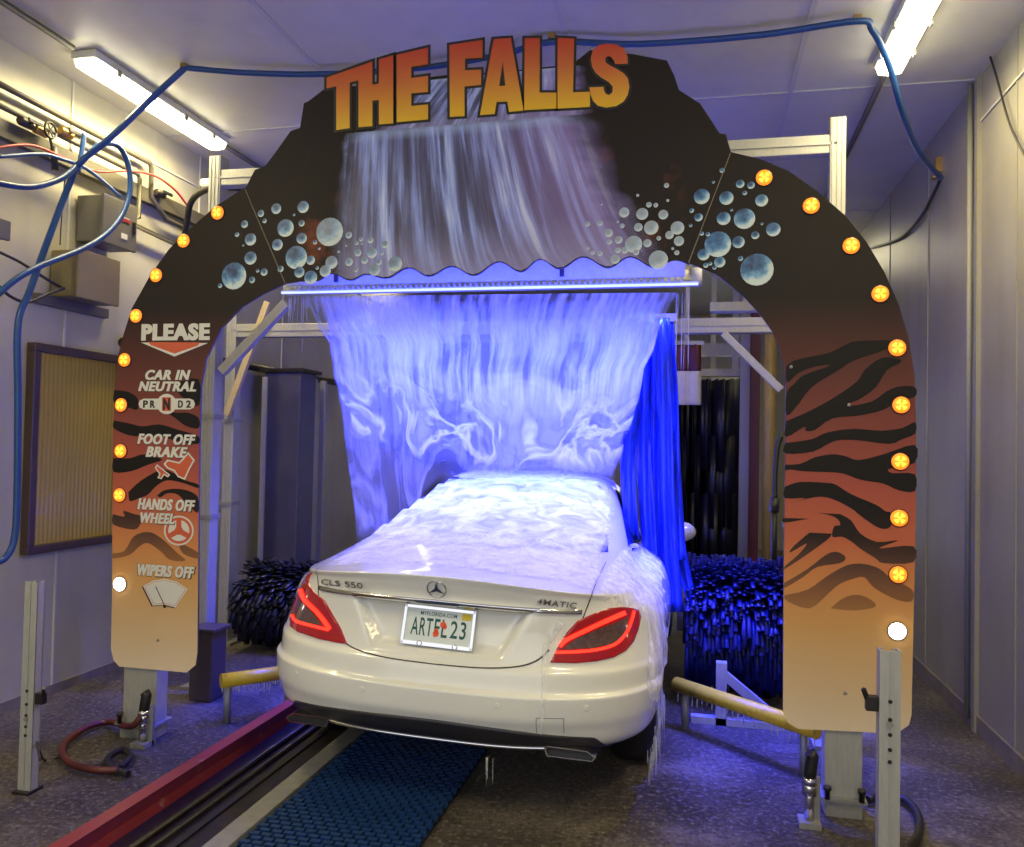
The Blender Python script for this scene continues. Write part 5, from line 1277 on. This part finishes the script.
# valves on the pipes
for i, (px, py, lab) in enumerate(((26, 123, 'black valve at the left end of the wall pipes'), (41, 131, 'round handled valve beside the black valve on the wall pipes'), (66, 133, 'brass valve right of the hose fitting on the wall pipes'), (160, 194, 'black valve on the pipes right of the grey box'))):
    c = PX(px, py, LX+0.09); t = thing('valve', lab, 'valve', c)
    bm = NB(); lathe(bm, [(0.02, -0.05), (0.028, -0.04), (0.028, 0.04), (0.02, 0.05)], c, (0, 1, 0), 12); tube(bm, [c, c+Vector((0.06, 0, 0.0))], 0.010, 8); obj('valve_body', bm, M['brass'] if i in (1, 2) else M['dark_steel'], t)
    bm = NB(); h_ = c+Vector((0.065, 0, 0))
    if i == 1:
        tube(bm, [h_+Vector((0, 0.045*math.cos(2*math.pi*k/16), 0.045*math.sin(2*math.pi*k/16))) for k in range(17)], 0.007, 6)
        for k in range(3): a_ = math.pi*k/3; bar(bm, h_-Vector((0, 0.04*math.cos(a_), 0.04*math.sin(a_))), h_+Vector((0, 0.04*math.cos(a_), 0.04*math.sin(a_))), 0.008, 0.006)
    else: box(bm, h_, (0.012, 0.10, 0.022), bev=0.003)
    obj('handle', bm, M['black'], t)
bm = NB(); c = PX(54, 160, LX+0.10); P = wallpts([(42, 128), (50, 138), (53, 150), (54, 160)], 0.10); tube(bm, P, 0.008, 8); tube(bm, [P[-1]+Vector((0, -0.004, 0.08)), P[-1]-Vector((0, -0.01, 0.06))], 0.02, 10)
tag(obj('hanging_fitting', bm, M['hose_black']), 'black hose fitting dangling under the wall valves', 'fitting')
# gantry-top white pipe on the left
bm = NB(); tube(bm, [PY(203, 184, GY+0.3), PY(300, 182, GY+0.3)], 0.035, 14); tag(obj('white_pipe', bm, M['white_plastic']), 'white pipe end behind the left shoulder of the arch', 'pipe')
# hoses
pipe('air_hose', [PZ(185, 68, CEIL-0.04)] + [PZ(x, y, CEIL-0.05) for x, y in ((250, 73), (325, 74), (420, 68), (500, 55), (552, 42), (640, 44), (760, 35), (857, 21))] + [PY(872, 30, 4.5), PY(888, 62, 4.62), PY(902, 110, 4.85), PY(918, 150, 5.3), PX(941, 178, RX-0.05)], 0.017, M['hose_blue'], 'long blue hose strung across the ceiling behind the arch title', 'hose')
pipe('air_hose', [PZ(185, 68, CEIL-0.04), PX(165, 86, -3.12), PX(150, 100, -3.2), PX(110, 138, -3.42), PX(80, 163, -3.56)] + wallpts([(69, 185), (48, 240), (30, 290), (18, 325), (18, 400), (17, 500), (14, 540), (6, 557), (-4, 563)], 0.20), 0.019, M['hose_blue'], 'blue hose falling from the ceiling hook down the left wall to the window', 'hose', k=8)
pipe('air_hose', wallpts([(-8, 182), (30, 187), (62, 178), (83, 160), (100, 145), (118, 146), (128, 165), (130, 190), (122, 215), (105, 235), (80, 250), (40, 266), (15, 280), (-8, 300)], 0.30), 0.017, M['hose_blue'], 'blue hose looping in front of the grey electrical box', 'hose', k=8)
pipe('air_hose', wallpts([(-5, 157), (40, 154), (62, 159), (85, 168), (105, 183), (120, 197)], 0.14), 0.012, M['hose_blue'], 'thin blue hose along the left wall into the grey electrical box', 'hose')
pipe('air_hose', wallpts([(84, 134), (82, 150), (78, 172)], 0.16), 0.015, M['hose_blue'], 'short blue hose hanging from the valves above the grey box', 'hose')
pipe('signal_hose', wallpts([(-5, 148), (30, 145), (60, 156), (95, 171), (130, 171), (155, 176), (175, 190), (187, 205)], 0.12), 0.008, M['hose_red'], 'red hose running along the upper left wall', 'hose')
pipe('power_cable', wallpts([(-5, 250), (20, 262), (45, 278), (62, 288)], 0.12), 0.009, M['hose_black'], 'black cable drooping from the left edge to the beige box', 'cable')
pipe('power_cable', wallpts([(-5, 282), (10, 296), (28, 302), (48, 294), (64, 288)], 0.14), 0.009, M['hose_black'], 'lower black cable looping up to the beige box', 'cable')
pipe('power_cable', wallpts([(65, 178), (62, 210), (60, 245)], 0.05), 0.004, M['hose_black'], 'thin black wire hanging above the beige box', 'cable')
pipe('cable_bundle', [PX(184, 238, LX+0.015), PX(187, 222, LX+0.2), PX(190, 205, LX+0.3), PX(197, 195, LX+0.4), PY(212, 188, GY+0.2), PY(240, 188, GY+0.2)], 0.022, M['hose_black'], 'black cable bundle curving onto the white pipe end', 'cable')
pipe('power_cable', [PX(941, 178, RX-0.03), PX(922, 215, RX-0.02), PX(900, 238, RX-0.02), PX(872, 248, RX-0.02)], 0.012, M['hose_black'], 'dark hose on the right wall drooping behind the arch', 'hose')
bm = NB(); c = PX(938, 165, RX-0.02); box(bm, c, (0.04, 0.05, 0.10)); tube(bm, [c+Vector((0, 0, -0.03)), c+Vector((-0.03, -0.02, -0.10))], 0.015, 8); tag(obj('hose_hook', bm, M['brass']), 'small hook on the right wall holding the blue hose', 'hook')
bm = NB(); c = PZ(185, 67, CEIL-0.015); box(bm, c, (0.04, 0.04, 0.03)); tag(obj('hose_clip', bm, M['brass']), 'clip on the ceiling where the blue hose turns, near the left light', 'clip')
bm = NB(); c = PZ(857, 19, CEIL-0.015); box(bm, c, (0.04, 0.04, 0.03)); tag(obj('hose_clip', bm, M['brass']), 'clip on the ceiling where the blue hose turns, near the right light', 'clip')
bm = NB(); c = PZ(552, 37, CEIL-0.015); box(bm, c, (0.04, 0.04, 0.03)); tag(obj('hose_clip', bm, M['brass']), 'clip on the ceiling above the double letters of the title', 'clip')
pipe('wall_wire', [PX(978, 5, RX-0.02), PX(982, 30, RX-0.02), PX(996, 75, RX-0.03), PX(1010, 125, RX-0.03), PX(1030, 165, RX-0.03)], 0.006, M['hose_black'], 'thin black wire hanging on the right wall near the ceiling', 'wire')
pc0 = PX(974, 400, RX); pipe('wall_conduit', [(RX-0.03, pc0.y, 0.05), (RX-0.03, pc0.y, 3.84)], 0.016, mat('grey_wall_conduit', rgb(128, 128, 122), 0.5), 'vertical grey conduit on the right wall', 'pipe', sp=False)

# ------------------------------------------------------------------ FLOOR VALVES AND HOSES BY THE ARCH LEGS
def valve_stand(px, py0, py1, y, label):
    p = PY(px, py0, y); t = thing('hose_coupling', label, 'coupling', (p.x, y, 0))
    top = PY(px, py1, y).z
    bm = NB(); tube(bm, [(p.x, y, 0.02), (p.x, y, top*0.62)], 0.020, 12); lathe(bm, [(0.032, 0), (0.032, 0.04), (0.025, 0.05)], (p.x, y, top*0.42), (0, 0, 1), 8); lathe(bm, [(0.03, 0), (0.03, 0.03)], (p.x, y, top*0.56), (0, 0, 1), 8); obj('fitting', bm, M['chrome'], t)
    bm = NB(); tube(bm, [(p.x, y, top*0.60), (p.x+0.004, y, top*0.75), (p.x+0.012, y, top*0.95), (p.x, y, top)], 0.026, 12); obj('grip', bm, M['black'], t)
    bm = NB(); box(bm, (p.x, y, 0.012), (0.09, 0.09, 0.024)); box(bm, (p.x+0.02, y+0.02, 0.10), (0.05, 0.02, 0.20)); obj('bracket', bm, M['steel'], t)
    return p
vl = valve_stand(142, 770, 692, 3.82, 'silver hose coupling with black sleeve in front of the left arch post')
vr = valve_stand(809, 830, 752, 3.78, 'silver hose coupling with black sleeve in front of the right arch post')
pipe('floor_hose', [(vl.x, 3.80, 0.16), (vl.x-0.06, 3.80, 0.10)] + [PZ(x, y, 0.03) for x, y in ((110, 722), (88, 727), (68, 740), (62, 752), (72, 764), (95, 770), (118, 770))], 0.017, M['hose_dark'], 'red and black hose lying in a loop left of the left arch post', 'hose')
pipe('floor_hose', [PZ(x, y, 0.025) for x, y in ((120, 768), (130, 757), (122, 750), (108, 758), (112, 768), (128, 774))], 0.016, M['hose_black'], 'short black hose tangle at the foot of the left arch post', 'hose', k=8)
pipe('floor_hose', [PZ(868, 800, 0.03), PZ(885, 795, 0.03), PZ(905, 800, 0.03), PZ(918, 815, 0.03), PZ(918, 835, 0.03), PZ(905, 852, 0.03)], 0.018, M['hose_black'], 'dark hose on the floor behind the right channel post', 'hose')
pipe('floor_cable', [PZ(40, 760, 0.3), PZ(37, 742, 0.25), PZ(44, 760, 0.01), PZ(60, 757, 0.01)], 0.005, M['hose_black'], 'thin cable from the left channel post to the floor hose', 'cable')

bm = NB(); tube(bm, spline([PY(781, 436,  AY+0.034), PY(777, 450,  AY+0.034), PY(775, 480,  AY+0.034), PY(775, 498,  AY+0.034)], 5), 0.012, 8); tube(bm, [PY(775, 498,  AY+0.034), PY(774, 512,  AY+0.034)], 0.022, 10)
tube(bm, [PY(774, 512,  AY+0.034), PY(774, 560,  AY+0.034)], 0.014, 8); tag(obj('hose_connector', bm, M['hose_black']), 'black hose connector hanging inside the right arch leg', 'hose')
for (x, y) in ((845, 693), (158, 640), (849, 405), (791, 367)):
    bm = NB(); lathe(bm, [(0.008, 0), (0.008, 0.003), (0.004, 0.005)], PY(x, y, AY-0.0015), (0, -1, 0), 10); obj('screw', bm, M['steel'], arch)

p0, p1 = PY(196, 690, 4.62), PY(220, 630, 4.62); M['box_dark'] = mat('dark_brown_box', rgb(70, 60, 56), 0.5, var=0.2)
pump = thing('pump_housing', 'dark brown pump housing low behind the left arch leg', 'pump', ((p0.x+p1.x)/2, 4.62, 0))
bm = NB(); box(bm, ((p0.x+p1.x)/2, 4.62, p1.z/2), (p1.x-p0.x, 0.16, p1.z), bev=0.01); obj('housing', bm, M['box_dark'], pump)
bm = NB(); box(bm, ((p0.x+p1.x)/2, 4.62, p1.z+0.01), (p1.x-p0.x+0.04, 0.19, 0.02), bev=0.004); obj('lid', bm, M['box_dark'], pump)
